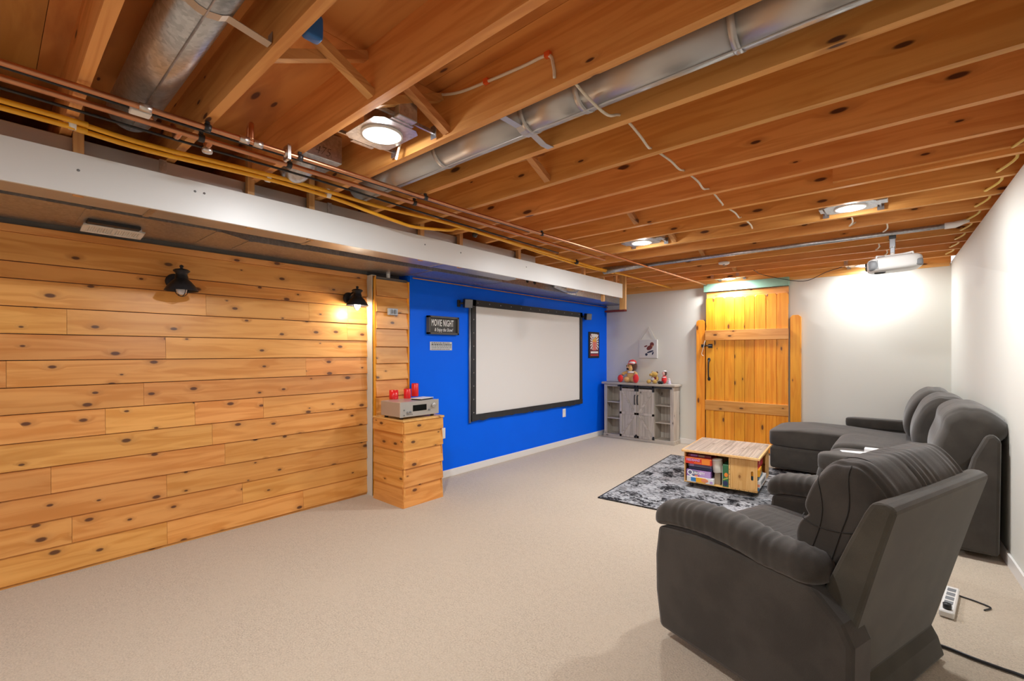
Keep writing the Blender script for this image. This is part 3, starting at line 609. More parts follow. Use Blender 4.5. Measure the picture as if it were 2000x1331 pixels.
# ------------------------------------------------------------------ wall sconces
def sconce(y, lit, lab):
    x, z = -3.945, 1.875
    t = thing('wall_sconce', lab, 'lamp', (-4.08, y, z), 0, 'barn style wall sconces on the cedar wall')
    bp = B(); M = Matrix.Translation((-4.088, y - .01, z + .075)) @ Matrix.Rotation(PI / 2, 4, 'Y'); bp.lathe([(.058, 0), (.058, .012), (.05, .022), (.02, .028)], (0, 0, 0), 28, M); bp.build('wall_plate', 'bronze_dark', t)
    B().tube(spline([(-4.07, y, z + .10), (-4.03, y, z + .125), (-3.99, y, z + .12), (x - .03, y, z + .105)]), .011, 10).build('arm', 'bronze_dark', t)
    B().lathe([(.102, 0), (.103, -.004), (.1015, -.001), (.098, .006), (.085, .030), (.062, .060), (.045, .078), (.040, .082), (.040, .10), (.036, .105), (.036, .122), (.050, .136), (.052, .140), (.04, .150), (.014, .156)], (x, y, z), 36, cap=False).build('shade', 'bronze_dark', t)
    B().lathe([(.014, .154), (.008, .162), (.013, .17), (.012, .178), (.001, .184)], (x, y, z), 14).build('finial', 'bronze_dark', t)
    B().sbox((x, y, z + .006), (.034, .034, .040), 1, 1, 20, 12).build('globe', 'sconce_glow' if lit else 'globe_off', t)
    cg = B()
    for a in (.3, .3 + PI / 2): 
        pts = [(x + .047 * math.cos(k) * math.cos(a), y + .047 * math.cos(k) * math.sin(a), z + .006 + .050 * math.sin(k)) for k in [PI + PI * q / 12 for q in range(13)]]; cg.tube(pts, .0025, 6)
    cg.build('wire_guard', 'bronze_dark', t)
    if lit:
        l = bpy.data.lights.new('sconce_lamp', 'POINT'); l.energy = SCONCE_W; l.shadow_soft_size = .035; l.color = (1, .86, .66)
        o = bpy.data.objects.new('sconce_lamp', l); COL.objects.link(o); o.location = (x, y, z - .045)
sconce(.925, False, 'unlit dark bronze barn sconce on the cedar wall under the register')
sconce(2.315, True, 'lit barn sconce on the cedar wall beside the corner strip')

# ------------------------------------------------------------------ things on the left walls
s1 = thing('wall_outlet', 'steel double outlet high on the boarded column', 'outlet', (-3.96, 2.72, 1.842))
B().box((-3.975, 2.665, 1.805), (-3.945, 2.775, 1.875), bev=.003).build('cover_plate', 'mount_grey', s1)
for yy in (2.70, 2.74): B().sbox((-3.944, yy, 1.84), (.004, .016, .022), .6, .6, 14, 8).build('socket', 'grey_plastic', s1)
def outlet(y0, y1, z0, z1, lab):
    t = thing('wall_outlet', lab, 'outlet', (XB, (y0 + y1) / 2, (z0 + z1) / 2)); B().box((XB, y0, z0), (XB + .007, y1, z1), bev=.002).build('cover_plate', 'white_plastic', t)
    for dz in (-.028, .028): B().sbox((XB + .007, (y0 + y1) / 2, (z0 + z1) / 2 + dz), (.003, .017, .016), .6, .6, 14, 8).build('socket', 'trim_white', t)
outlet(5.77, 5.85, .432, .558, 'white outlet on the blue wall under the projection screen')
outlet(3.342, 3.424, .447, .568, 'white outlet on the blue wall right beside the cedar pedestal')
# projection screen
ps = thing('projection_screen', 'white projection screen in a black fabric border on the blue wall', 'screen', (XB, 5.04, .6))
n = 40; vs = []; fs = []
yo0, yo1, zo0, zo1 = 3.81, 6.275, .600, 2.06; yi0, yi1, zi0, zi1 = 3.880, 6.216, .674, 1.985
B().box((XB + .016, yi0 - .03, zi0 - .02), (XB + .022, yi1 + .03, zi1 + .03)).build('screen_sheet', 'screen_white', ps)
bo = B()
bo.box((XB + .022, yo0, zo1 - .075), (XB + .040, yo1, zo1)); bo.box((XB + .022, yo0, zo0), (XB + .040, yi0, zo1)); bo.box((XB + .022, yi1, zo0), (XB + .040, yo1, zo1))
r = random.Random(3)
for i in range(n + 1):
    y = yo0 + (yo1 - yo0) * i / n; z = zo0 + r.uniform(-.010, .010); x = XB + .040 + r.uniform(-.003, .005); vs += [(x, y, z), (x, y, zi0), (x - .014, y, zi0), (x - .014, y, z)]
for i in range(n):
    for k in range(4): fs.append((4 * i + k, 4 * i + 4 + k, 4 * i + 4 + (k + 1) % 4, 4 * i + (k + 1) % 4))
bo.add(vs, fs + [(0, 1, 2, 3), tuple(4 * n + k for k in (3, 2, 1, 0))]).build('border', 'frame_fabric', ps)
tb = B()
for a, b_ in (((yo0 - .012, zo0 - .02), (yo0 - .012, zo1)), ((yo0, zo1 - .02), (yo1, zo1 - .02)), ((yo1 - .02, zo0), (yo1 - .02, zo1)), ((yo0, zo0 + .03), (yo1, zo0 + .03))): tb.cyl((XB + .016, *a), (XB + .016, *b_), .0155, 12)
tb.build('tube_frame', 'mount_grey', ps)
g = B()
for i in range(12): yy = yo0 + .1 + (yo1 - yo0 - .2) * i / 11; g.cyl((XB + .040, yy, zo1 - .035), (XB + .042, yy, zo1 - .035), .008, 10)
for i in range(9): zz = zo0 + .1 + 1.28 * i / 8; g.cyl((XB + .040, yo0 + .03, zz), (XB + .042, yo0 + .03, zz), .007, 10)
g.build('grommet', 'grommet', ps)
def speaker(y, lab, rz):
    t = thing('speaker', lab, 'speaker', (XB, y, 2.0), 0, 'small speakers at the top corners of the screen')
    B().box((XB, y - .095, 1.96), (XB + .02, y - .055, 2.04), bev=.003).build('bracket', 'black_plastic', t); B().tube([(XB + .015, y - .075, 2.0), (XB + .06, y - .045, 2.0)], .012, 10).build('swivel_arm', 'black_plastic', t)
    M = Matrix.Translation((XB + .085, y + .0, 2.0)) @ Matrix.Rotation(rz, 4, 'Z') @ Matrix.Rotation(.15, 4, 'Y')
    B().box((-.05, -.05, -.052), (.035, .05, .052), M, .012).build('housing', 'black_plastic', t); B().box((.035, -.046, -.048), (.044, .046, .048), M, .004).build('grille', 'speaker_grey', t)
speaker(3.70, 'small grey speaker at the upper left corner of the screen', -.45)
speaker(6.37, 'small grey speaker at the upper right corner of the screen', -.5)
# movie sign
ms = thing('wall_sign', 'dark framed movie night sign on the blue wall', 'sign', (XB, 3.375, 1.727))
y0, y1, z0, z1 = 3.155, 3.595, 1.626, 1.830; f = B()
for a, b_ in (((y0, z0), (y1, z0 + .022)), ((y0, z1 - .022), (y1, z1)), ((y0, z0), (y0 + .022, z1)), ((y1 - .022, z0), (y1, z1))): f.box((XB, *a), (XB + .048, *b_))
f.build('frame', 'sign_frame', ms, bev=.002); B().box((XB, y0 + .02, z0 + .02), (XB + .022, y1 - .02, z1 - .02)).build('panel', 'sign_black', ms)
T = lambda y, z, x=XB + .0225: TX((x, y, z), (0, 1, 0), (0, 0, 1))
B().text('MOVIE NIGHT', .104, T(3.370, 1.752), .45, .0008, sp=1.12).build('lettering', 'ink_white', ms)
B().text('& Enjoy the Show!', .056, T(3.385, 1.678), .60, .0, shear=.3, sp=1.06).build('lettering', 'ink_white', ms)
ss = thing('wall_sign', 'small silver plate of fine print under the movie night sign', 'sign', (XB, 3.365, 1.497))
B().box((XB, 3.203, 1.449), (XB + .006, 3.525, 1.545), bev=.002).build('plate', 'sign_silver', ss)
q = B()
for k, (ln, hh) in enumerate(((.27, .008), (.29, .012), (.29, .006), (.29, .006), (.25, .005))):
    zz = 1.532 - k * .0175; yy = 3.222
    while yy < 3.222 + ln: w_ = R.uniform(.008, .03); q.box((XB + .006, yy, zz - hh / 2), (XB + .0066, min(yy + w_, 3.512), zz + hh / 2)); yy += w_ + .006
q.build('fine_print', 'ink_black', ss)
po = thing('wall_poster', 'narrow black framed cinema popcorn poster right of the screen', 'poster', (XB, 6.68, 1.55))
B().box((XB, 6.515, 1.332), (XB + .02, 6.845, 1.765), bev=.003).build('frame', 'ink_black', po)
B().box((XB + .02, 6.545, 1.36), (XB + .021, 6.815, 1.735)).build('print_sheet', 'box_maroon', po)
q = B(); cx, cz = 6.68, 1.60
for k in range(18):
    a = 2 * PI * k / 18; a2 = a + .19; m1 = min(.13 / max(abs(math.cos(a)), .01), .13 / max(abs(math.sin(a)), .01)); m2 = min(.13 / max(abs(math.cos(a2)), .01), .13 / max(abs(math.sin(a2)), .01))
    q.add([(XB + .0216, cx + .03 * math.cos(a), cz + .03 * math.sin(a)), (XB + .0216, cx + m1 * math.cos(a), cz + m1 * math.sin(a)), (XB + .0216, cx + m2 * math.cos(a2), cz + m2 * math.sin(a2)), (XB + .0216, cx + .03 * math.cos(a2), cz + .03 * math.sin(a2))], [(0, 1, 2, 3)])
q.box((XB + .021, 6.56, 1.41), (XB + .0217, 6.80, 1.44)); q.build('burst', 'ink_white', po)
q = B()
for k in range(16): q.ball((XB + .022, 6.68 + R.uniform(-.055, .055), 1.63 + R.uniform(-.03, .04)), (.002, .018, .018), 8, 6)
q.build('popcorn', 'box_yellow', po)
q = B(); q2 = B()
for k in range(6): (q if k % 2 else q2).add([(XB + .0235, 6.615 + .0217 * k, 1.61), (XB + .0235, 6.615 + .0217 * (k + 1), 1.61), (XB + .0235, 6.628 + .0173 * (k + 1), 1.46), (XB + .0235, 6.628 + .0173 * k, 1.46)], [(0, 1, 2, 3)])
q.build('tub_stripe', 'box_red', po); q2.build('tub_stripe', 'plush_pink', po)
B().text('CINEMA', .07, T(6.68, 1.705, XB + .0216), .72, .002).build('lettering', 'ink_white', po)
B().box((XB + .021, 6.56, 1.372), (XB + .0217, 6.80, 1.386)).build('red_bar', 'box_red', po)

# ------------------------------------------------------------------ cedar pedestal with receiver and candles
pd = thing('pedestal', 'cedar board pedestal standing in the wall corner', 'pedestal', (-3.72, 2.72, 0))
B().box((-3.945, 2.515, 0), (-3.485, 2.94, .78)).build('core', 'pine_z', pd)
zs = [0.0, .190, .358, .522, .681, .786]
for a, b_ in zip(zs, zs[1:]):
    e = .004 if b_ > .7 else 0
    B().prism([(-3.485, a), (-3.455 + e, a), (-3.472 + e * 4, b_ + .008 if b_ < .7 else b_), (-3.485, b_ + .008 if b_ < .7 else b_)], 1, 2.495, 2.958).build('plank', 'cedar_y', pd)
    B().prism([(2.515, a), (2.485 - e, a), (2.502 - e * 4, b_ + .008 if b_ < .7 else b_), (2.515, b_ + .008 if b_ < .7 else b_)], 0, -3.945, -3.462).build('plank', 'cedar_x', pd)
    B().prism([(2.94, a), (2.965, a), (2.952, b_), (2.94, b_)], 0, -3.945, -3.462).build('plank', 'cedar_x', pd)
B().box((-3.945, 2.478, .787), (-3.445, 2.968, .806), bev=.003).build('top_board', 'pine_x', pd)
rc = thing('receiver', 'silver audio receiver on the cedar pedestal', 'receiver', (-3.64, 2.70, .806))
B().box((-3.80, 2.477, .828), (-3.497, 2.925, .965), bev=.004).build('case', 'receiver_silver', rc)
B().box((-3.498, 2.474, .826), (-3.484, 2.928, .967), bev=.003).build('front_panel', 'receiver_face', rc)
B().box((-3.485, 2.615, .874), (-3.4825, 2.775, .931)).build('display', 'display_black', rc)
X90 = lambda y, z, x=-3.484: Matrix.Translation((x, y, z)) @ Matrix.Rotation(PI / 2, 4, 'Y')
B().lathe([(.024, 0), (.023, .020), (.020, .022), (.001, .022)], (0, 0, 0), 24, X90(2.855, .913)).build('volume_knob', 'receiver_silver', rc)
for y, z, rr in ((2.805, .873, .009), (2.555, .868, .010), (2.585, .871, .010), (2.515, .893, .006), (2.515, .846, .006)): B().lathe([(rr, 0), (rr, .010), (.001, .011)], (0, 0, 0), 14, X90(y, z)).build('knob', 'grey_plastic', rc)
q = B()
for k in range(6): q.box((-3.484, 2.545 + k * .012, .846), (-3.4825, 2.552 + k * .012, .851))
q.build('button_row', 'black_plastic', rc)
for x in (-3.77, -3.53):
    for y in (2.52, 2.88): B().cyl((x, y, .806), (x, y, .829), .018, 14).build('foot', 'black_plastic', rc)
def candle(u, v, rr, hh, name, lab, wicks):
    p = hit(u, v, 2, .965); x, y = p.x, p.y + rr * .3
    t = thing(name, lab, 'candle', (x, y, .965), 0, 'red candles on the receiver')
    B().lathe([(rr * .96, 0), (rr, .004), (rr, hh - .003), (rr * .93, hh), (rr * .85, hh - .008), (.001, hh - .01)], (x, y, .965), 28).build('wax_body', 'red_wax', t)
    w_ = B()
    for dx_, dy_ in wicks: w_.tube([(x + dx_, y + dy_, .965 + hh - .01), (x + dx_, y + dy_, .965 + hh + .006)], .0016, 6)
    w_.build('wick', 'ink_black', t)
    if name == 'jar_candle': B().lathe([(rr + .001, 0), (rr + .004, .004), (rr + .004, hh + .012), (rr + .001, hh + .012), (rr + .001, hh - .004)], (x, y, .965), 28, cap=False).build('glass_jar', 'red_wax', t)
candle(767, 780, .040, .075, 'jar_candle', 'short red jar candle with three wicks on the left of the receiver', ((.012, 0), (-.01, .012), (-.008, -.014)))
candle(794, 778.5, .036, .095, 'pillar_candle', 'red pillar candle in front of the tallest candle', ((0, 0),))
p = hit(808, 776, 2, .965); candle(809, 774.5, .036, .135, 'pillar_candle', 'tallest red pillar candle at the back of the receiver', ((0, 0),))
tb_ = thing('tablet', 'flat black and white tablet lying on the receiver', 'tablet', (-3.62, 2.83, .966))
M = Matrix.Translation((-3.60, 2.815, .972)) @ Matrix.Rotation(.25, 4, 'Z')
B().box((-.06, -.095, -.006), (.06, .095, .004), M, .003).build('body', 'black_plastic', tb_); B().box((-.066, -.1, .004), (.066, .1, .0095), M, .002).build('screen', 'white_plastic', tb_)

# ------------------------------------------------------------------ canvas on the back wall
cv = thing('canvas_print', 'small white canvas with a dark abstract daub hung by a string', 'picture', (-3.19, YB, 1.48))
B().box((-3.345, YB - .035, 1.33), (-3.034, YB - .002, 1.632), bev=.003).build('canvas_board', 'canvas', cv)
B().tube([(-3.33, YB - .01, 1.63), (-3.175, YB - .012, 1.845), (-3.06, YB - .01, 1.63)], .003, 6).build('hanging_string', 'cable_white', cv)
for (mt, c, hx, hz, a) in (('paint_maroon', (-3.16, 1.50), .055, .035, .5), ('paint_maroon', (-3.12, 1.555), .035, .035, 0), ('paint_tan', (-3.115, 1.535), .018, .022, .3), ('paint_navy', (-3.15, 1.435), .06, .014, .3), ('paint_navy', (-3.215, 1.39), .022, .022, .2), ('paint_navy', (-3.105, 1.41), .012, .028, -.4), ('paint_maroon', (-3.225, 1.525), .03, .012, .3)):
    M = Matrix.Translation((c[0], YB - .0355, c[1])) @ Matrix.Rotation(-a, 4, 'Y'); B().ball((0, 0, 0), (hx, .0012, hz), 18, 8, M).build('paint_daub', mt, cv)

# ------------------------------------------------------------------ barn-door cabinet
cb = thing('cabinet', 'weathered grey cabinet with two sliding barn doors and open shelves', 'cabinet', (-3.27, 6.98, 0))
yf, yk = 6.875, 7.112; x0, x1 = -3.862, -2.672
B().box((x0 - .035, yf - .045, .895), (x1 + .035, yk, .928), bev=.004).build('top_board', 'barn_grey_x', cb)
B().box((x0 - .012, yf - .02, 0), (x1 + .012, yk, .062), bev=.004).build('plinth', 'barn_grey_x', cb)
for a, b_ in ((x0, x0 + .022), (x1 - .022, x1)): B().box((a, yf, .062), (b_, yk, .895)).build('side_panel', 'barn_grey_z', cb)
for a, b_ in ((x0, x0 + .055), (x1 - .055, x1)): B().box((a, yf - .012, .062), (b_, yf, .895), bev=.002).build('front_stile', 'barn_grey_z', cb)
xi0, xi1 = -3.565, -2.97
for a in (xi0, xi1 - .02): B().box((a, yf + .01, .062), (a + .02, yk, .895)).build('divider', 'barn_grey_z', cb)
B().box((x0, yk - .008, .062), (x1, yk, .895)).build('back_panel', 'barn_grey_z', cb)
B().box((x0 + .02, yf, .855), (x1 - .02, yf + .02, .895)).build('top_rail', 'barn_grey_x', cb)
for a, b_ in ((x0 + .022, xi0), (xi1, x1 - .022)):
    for z in (.315, .585): B().box((a, yf + .004, z), (b_, yk - .008, z + .018), bev=.002).build('shelf', 'barn_grey_x', cb)
for i, (a, b_) in enumerate(((-3.566, -3.272), (-3.266, -2.972))):
    yd = yf - .02; d = B().box((a, yd, .045), (b_, yd + .012, .835)).build('door', 'barn_grey_z', cb)
    fr = B(); wd = .038
    for p, q_ in (((a, .045), (a + wd, .835)), ((b_ - wd, .045), (b_, .835)), ((a, .045), (b_, .045 + wd)), ((a, .797), (b_, .835)), ((a, .415), (b_, .453))): fr.box((p[0], yd - .010, p[1]), (q_[0], yd, q_[1]), None, .0015)
    fr.build('door_frame', 'barn_grey_z', d)
    for z0_, z1_, up in ((.083, .415, i == 0), (.453, .797, i == 1)):
        p, q_ = (Vector((a + wd, yd - .004, z0_)), Vector((b_ - wd, yd - .004, z1_))) if up else (Vector((a + wd, yd - .004, z1_)), Vector((b_ - wd, yd - .004, z0_)))
        dd = (q_ - p); ln = dd.length; M = Matrix.Translation((p + q_) / 2) @ Matrix.Rotation(-math.atan2(dd.z, dd.x), 4, 'Y')
        B().box((-ln / 2, -.004, -.017), (ln / 2, .004, .017), M).build('brace', 'barn_grey_x', d)
    hx = b_ - .022 if i == 0 else a + .022
    B().tube(spline([(hx, yd - .012, .735), (hx, yd - .032, .72), (hx, yd - .034, .655), (hx, yd - .032, .60), (hx, yd - .012, .585)]), .008, 8).build('handle', 'black_paint', d)
    for xx in (a + .02, b_ - .02):
        B().box((xx - .011, yd - .016, .795), (xx + .011, yd - .011, .905)).build('hanger', 'black_paint', d); B().cyl((xx, yd - .018, .895), (xx, yd - .008, .895), .017, 14).build('roller', 'black_paint', d)
    for xx in ((b_,) if i == 0 else (b_ - .012,)): B().box((xx - .014, yd - .016, .05), (xx + .014, yd - .010, .10)).build('floor_guide', 'black_paint', d)
B().box((x0 + .26, yf - .036, .862), (x1 - .02, yf - .030, .885)).build('slide_rail', 'black_paint', cb)
# ------------------------------------------------------------------ plush toys on the cabinet (plain generic dolls)
ZT = .928
t = thing('plush_doll', 'large tan plush doll with brown hair, red cap and red feet', 'plush toy', (-3.42, 6.96, ZT))
B().ball((-3.42, 6.98, ZT + .10), (.085, .075, .105)).ball((-3.35, 6.93, ZT + .05), (.055, .07, .05)).ball((-3.475, 6.93, ZT + .05), (.055, .07, .05)).build('body', 'plush_tan', t)
B().ball((-3.405, 6.975, ZT + .265), (.085, .08, .09)).build('hair', 'plush_brown', t)
hd = B().ball((-3.425, 6.935, ZT + .25), (.065, .06, .07)).build('face', 'plush_tan', t)
B().ball((-3.44, 6.888, ZT + .225), (.026, .018, .018)).build('mouth', 'plush_black', hd)
for dx_ in (-.028, .008): B().ball((-3.43 + dx_, 6.880, ZT + .275), (.008, .006, .011), 10, 8).build('eye', 'plush_black', hd)
B().ball((-3.435, 6.872, ZT + .253), (.012, .012, .010), 10, 8).build('nose', 'plush_pink', hd)
cp = B().lathe([(.066, 0), (.064, .03), (.045, .055), (.001, .066)], (-3.39, 6.95, ZT + .315), 20).build('cap', 'plush_red', t)
B().sbox((-3.375, 6.91, ZT + .325), (.05, .04, .024), .8, .8, 16, 10).build('cap_front', 'plush_white', cp)
B().sbox((-3.385, 6.88, ZT + .312), (.05, .045, .006), .8, .8, 16, 8).build('cap_brim', 'plush_red', cp)
B().ball((-3.57, 6.88, ZT + .065), (.048, .040, .065)).build('foot', 'plush_red', t); B().ball((-3.30, 6.885, ZT + .072), (.050, .042, .075)).build('foot', 'plush_red', t)
B().tube(spline([(-3.48, 6.96, ZT + .17), (-3.53, 6.92, ZT + .15), (-3.54, 6.90, ZT + .125)]), [.026] * 12 + [.03], 10).build('arm', 'plush_tan', t); B().tube(spline([(-3.36, 6.95, ZT + .17), (-3.315, 6.92, ZT + .15), (-3.30, 6.90, ZT + .12)]), .026, 10).build('arm', 'plush_tan', t)
B().sbox((-3.405, 6.935, ZT + .17), (.062, .055, .016), .7, 1, 18, 8).build('scarf', 'plush_white', t)
t = thing('plush_bear', 'small golden plush bear slumped forward in a dark red shirt', 'plush toy', (-3.02, 6.95, ZT))
B().ball((-3.02, 6.97, ZT + .07), (.055, .05, .065)).build('shirt', 'plush_dark_red', t)
B().ball((-3.015, 6.94, ZT + .145), (.062, .055, .045)).ball((-3.05, 6.90, ZT + .14), (.032, .028, .024)).build('head', 'plush_gold', t)
B().ball((-2.975, 6.955, ZT + .175), (.020, .014, .020)).build('ear', 'plush_brown', t); B().ball((-3.05, 6.96, ZT + .18), (.018, .014, .018)).build('ear', 'plush_gold', t)
B().ball((-3.03, 6.923, ZT + .075), (.028, .01, .026)).build('shirt_patch', 'plush_white', t)
for x in (-3.085, -2.985): B().ball((x, 6.90, ZT + .034), (.036, .045, .034)).build('foot', 'plush_gold', t)
B().tube(spline([(-2.985, 6.95, ZT + .11), (-2.955, 6.93, ZT + .08), (-2.96, 6.91, ZT + .05)]), .019, 8).build('arm', 'plush_gold', t)
t = thing('plush_doll', 'small plush doll in a red shirt with black shoes, beside the golden bear', 'plush toy', (-2.86, 6.95, ZT))
B().ball((-2.855, 6.95, ZT + .07), (.042, .042, .065)).build('shirt', 'plush_red', t); B().ball((-2.845, 6.95, ZT + .17), (.035, .033, .04)).build('hair', 'plush_brown', t)
B().ball((-2.855, 6.93, ZT + .165), (.026, .022, .032)).build('face', 'plush_pink', t); B().ball((-2.85, 6.93, ZT + .105), (.03, .02, .01), 12, 8).build('collar', 'plush_white', t)
B().lathe([(.031, 0), (.026, .015), (.001, .022)], (-2.845, 6.945, ZT + .193), 16).build('cap', 'plush_white', t)
for x in (-2.91, -2.875): B().ball((x, 6.90, ZT + .024), (.026, .036, .024)).build('shoe', 'plush_black', t)
t = thing('figurine', 'tiny pale lilac figurine at the right end of the cabinet top', 'figurine', (-2.775, 6.95, ZT))
B().lathe([(.026, 0), (.03, .008), (.018, .03), (.022, .045), (.014, .06), (.001, .075)], (-2.775, 6.95, ZT), 16).build('figure', 'lilac', t); B().ball((-2.775, 6.945, ZT + .078), .014, 12, 8).build('head', 'plush_white', t)

# ------------------------------------------------------------------ rug and crate table
rg = thing('area_rug', 'distressed charcoal and grey patchwork rug on the carpet', 'rug', (-2.274, 3.915, 0), math.radians(4.5))
B().box((0, 0, .001), (1.60, 2.30, .010)).build('pile', 'rug_pile', rg, world=False)
e = B()
for a, b_ in (((0, 0), (1.6, .012)), ((0, 2.288), (1.6, 2.3)), ((0, 0), (.012, 2.3)), ((1.588, 0), (1.6, 2.3))): e.box((*a, .001), (*b_, .0115))
e.build('bound_edge', 'black_paint', rg, world=False)
ct = thing('coffee_table', 'pine crate coffee table with grey plank top on casters', 'table', (-1.763, 4.82, .0), math.radians(4.4))
W_, D_, Z0, Z1 = .685, .79, .066, .385
def part(b, n, m, **k): return b.build(n, m, ct, world=False, **k)
part(B().box((-.02, -.03, Z1), (W_ + .025, D_ + .025, Z1 + .022), None, .002), 'top_frame', 'pine_y')
gx = [-.004, .17, .35, .52, W_ + .009]
for a, b_ in zip(gx, gx[1:]): part(B().box((a + .001, -.014, Z1 + .020), (b_ - .001, D_ + .009, Z1 + .0245)), 'top_plank', 'grey_plank')
part(B().box((0, 0, Z0), (W_, D_, Z0 + .012)), 'bottom_board', 'pine_x')
part(B().box((0, 0, Z0 + .012), (.012, D_, Z1)), 'side_panel', 'pine_z')
part(B().box((.012, .42, Z0 + .012), (.43, .432, Z1)), 'crate_back', 'pine_z')
part(B().box((.43, 0, Z0 + .012), (.444, D_, Z1)), 'divider', 'pine_z')
part(B().box((.012, D_ - .012, Z0 + .012), (W_, D_, Z1)), 'back_panel', 'pine_z')
part(B().box((W_ - .012, .60, Z0 + .012), (W_, D_ - .012, Z1)), 'side_panel', 'pine_z')
def holed(x0, x1, z0, z1, cx, cz, hx, hz, y0, y1, n=32):
    vs = []
    for y in (y0, y1):
        for k in range(n):
            a = 2 * PI * k / n; c, s_ = math.cos(a), math.sin(a); vs.append((cx + hx * c, y, cz + (hz - hx) * (1 if s_ > 0 else -1) * (abs(s_) > 1e-6) + hx * s_))
        for k in range(n):
            a = 2 * PI * k / n; c, s_ = math.cos(a), math.sin(a); tx = (x1 - cx if c > 0 else cx - x0) / max(abs(c), 1e-6); tz = (z1 - cz if s_ > 0 else cz - z0) / max(abs(s_), 1e-6); q = min(tx, tz); vs.append((cx + c * q, y, cz + s_ * q))
    # snap the nearest outer vertices to the corners
    for y_i in (0, 1):
        for X_ in (x0, x1):
            for Z_ in (z0, z1):
                k = min(range(n), key=lambda k: (vs[y_i * 2 * n + n + k][0] - X_) ** 2 + (vs[y_i * 2 * n + n + k][2] - Z_) ** 2); v = vs[y_i * 2 * n + n + k]; vs[y_i * 2 * n + n + k] = (X_, v[1], Z_)
    fs = []
    for k in range(n):
        j = (k + 1) % n; fs += [(k, j, n + j, n + k), (2 * n + k, 3 * n + k, 3 * n + j, 2 * n + j), (k, 2 * n + k, 2 * n + j, j), (n + k, n + j, 3 * n + j, 3 * n + k)]
    return B().add(vs, fs)
part(holed(.446, W_, Z0 + .004, Z1, .64, .222, .011, .046, 0, .013), 'slotted_panel', 'pine_z')
q = B()
for z in (.11, .16, .21, .26, .31): q.cyl((.437, -.001, z), (.437, .001, z), .0035, 8)
for x in (.49, .53, .57, .61): q.cyl((x, -.001, .072), (x, .001, .072), .0035, 8)
part(q, 'nail_head', 'bronze_dark')
for x in (.06, W_ - .06):
    for y in (.06, D_ - .06):
        w_ = part(B().cyl((x - .012, y, .037), (x + .012, y, .037), .025, 16), 'caster', 'black_plastic'); B().box((x - .02, y - .02, .055), (x + .02, y + .02, .066)).build('caster_plate', 'mount_grey', w_, world=False)
MT = Matrix.Translation((-1.763, 4.82, 0)) @ Matrix.Rotation(math.radians(4.4), 4, 'Z')
ZF = Z0 + .0125
def gbox(name, lab, a, b_, mat, rz=0, ry=0, parts=()):
    c = [(p + q_) / 2 for p, q_ in zip(a, b_)]; h = [abs(q_ - p) / 2 for p, q_ in zip(a, b_)]
    w0 = MT @ Vector((c[0], c[1], a[2])); t = thing(name, lab, 'game', w0, math.radians(4.4) + rz, 'games stored in the crate table'); t.rotation_euler[1] = ry
    B().box((-h[0], -h[1], 0), (h[0], h[1], 2 * h[2]), None, .002).build('game_box', mat, t, world=False)
    for (nm, fn, mt) in parts: fn(B(), h).build(nm, mt, t, world=False)
    return t
FT = lambda h, x, z: TX((x, -h[1] - .0006, z), (1, 0, 0), (0, 0, 1))
gbox('board_game', 'white box with blue, yellow and peach print, lowest in the left stack', (.028, -.012, ZF), (.293, .25, ZF + .056), 'box_white', parts=(
    ('print_patch', lambda b, h: b.box((-.09, -h[1] - .0006, .008), (-.035, -h[1], .048)), 'box_blue'), ('print_patch', lambda b, h: b.box((-.04, -h[1] - .001, .003), (.055, -h[1], .053)), 'box_yellow'),
    ('print_patch', lambda b, h: b.ball((.045, -h[1] - .001, .030), (.036, .001, .020), 18, 8), 'box_peach'), ('print_patch', lambda b, h: b.box((.095, -h[1] - .0006, .006), (.122, -h[1], .03)), 'box_lilac')))
gbox('board_game', 'purple game box with big white curly lettering, second in the left stack', (.022, .0, ZF + .057), (.262, .24, ZF + .122), 'box_purple', parts=(
    ('print_patch', lambda b, h: b.box((.01, -h[1] - .0005, .002), (h[0] - .003, -h[1], .062)), 'box_lilac'), ('print_patch', lambda b, h: b.box((-.1, -h[1] - .0004, .002), (-.01, -h[1], .062)), 'box_slate'),
    ('lettering', lambda b, h: b.text('Q', .075, FT(h, -.083, .034), 1, .001), 'ink_white'), ('lettering', lambda b, h: b.text('URIOSITY', .036, FT(h, .003, .036), .78, .001), 'ink_white'), ('print_patch', lambda b, h: b.ball((-.02, -h[1] - .001, .008), (.02, .001, .008), 12, 6), 'box_peach')))
gbox('board_game', 'thin navy game box under the slate one in the left stack', (.04, .02, ZF + .123), (.27, .26, ZF + .150), 'box_navy')
gbox('board_game', 'slate blue game box under the red one in the left stack', (.035, .025, ZF + .151), (.265, .26, ZF + .187), 'box_slate', parts=(('print_patch', lambda b, h: b.box((-.1, -h[1] - .0005, .006), (-.06, -h[1], .03)), 'box_lilac'),))
gbox('board_game', 'bright red game box with white lettering high in the left stack', (.014, -.015, ZF + .188), (.272, .24, ZF + .254), 'box_red', parts=(
    ('lettering', lambda b, h: b.text('HEDBANZ', .034, FT(h, -.05, .04), .85, .001, shear=.1), 'box_lilac'), ('print_patch', lambda b, h: b.box((.035, -h[1] - .0006, .006), (.115, -h[1], .056)), 'box_orange'),
    ('print_patch', lambda b, h: b.box((-.04, -h[1] - .0006, .010), (.03, -h[1], .018)), 'box_orange'), ('print_patch', lambda b, h: b.box((-h[0], -h[1] - .0008, .0585), (h[0], -h[1], .066)), 'box_orange')))
gbox('board_game', 'dark maroon game box topmost in the left stack', (.03, .03, ZF + .255), (.26, .26, ZF + .282), 'box_maroon', parts=(('print_patch', lambda b, h: b.box((-.09, -h[1] - .0006, .004), (-.02, -h[1], .024)), 'box_purple'), ('print_patch', lambda b, h: b.box((-.01, -h[1] - .0006, .004), (.05, -h[1], .022)), 'box_tan')))
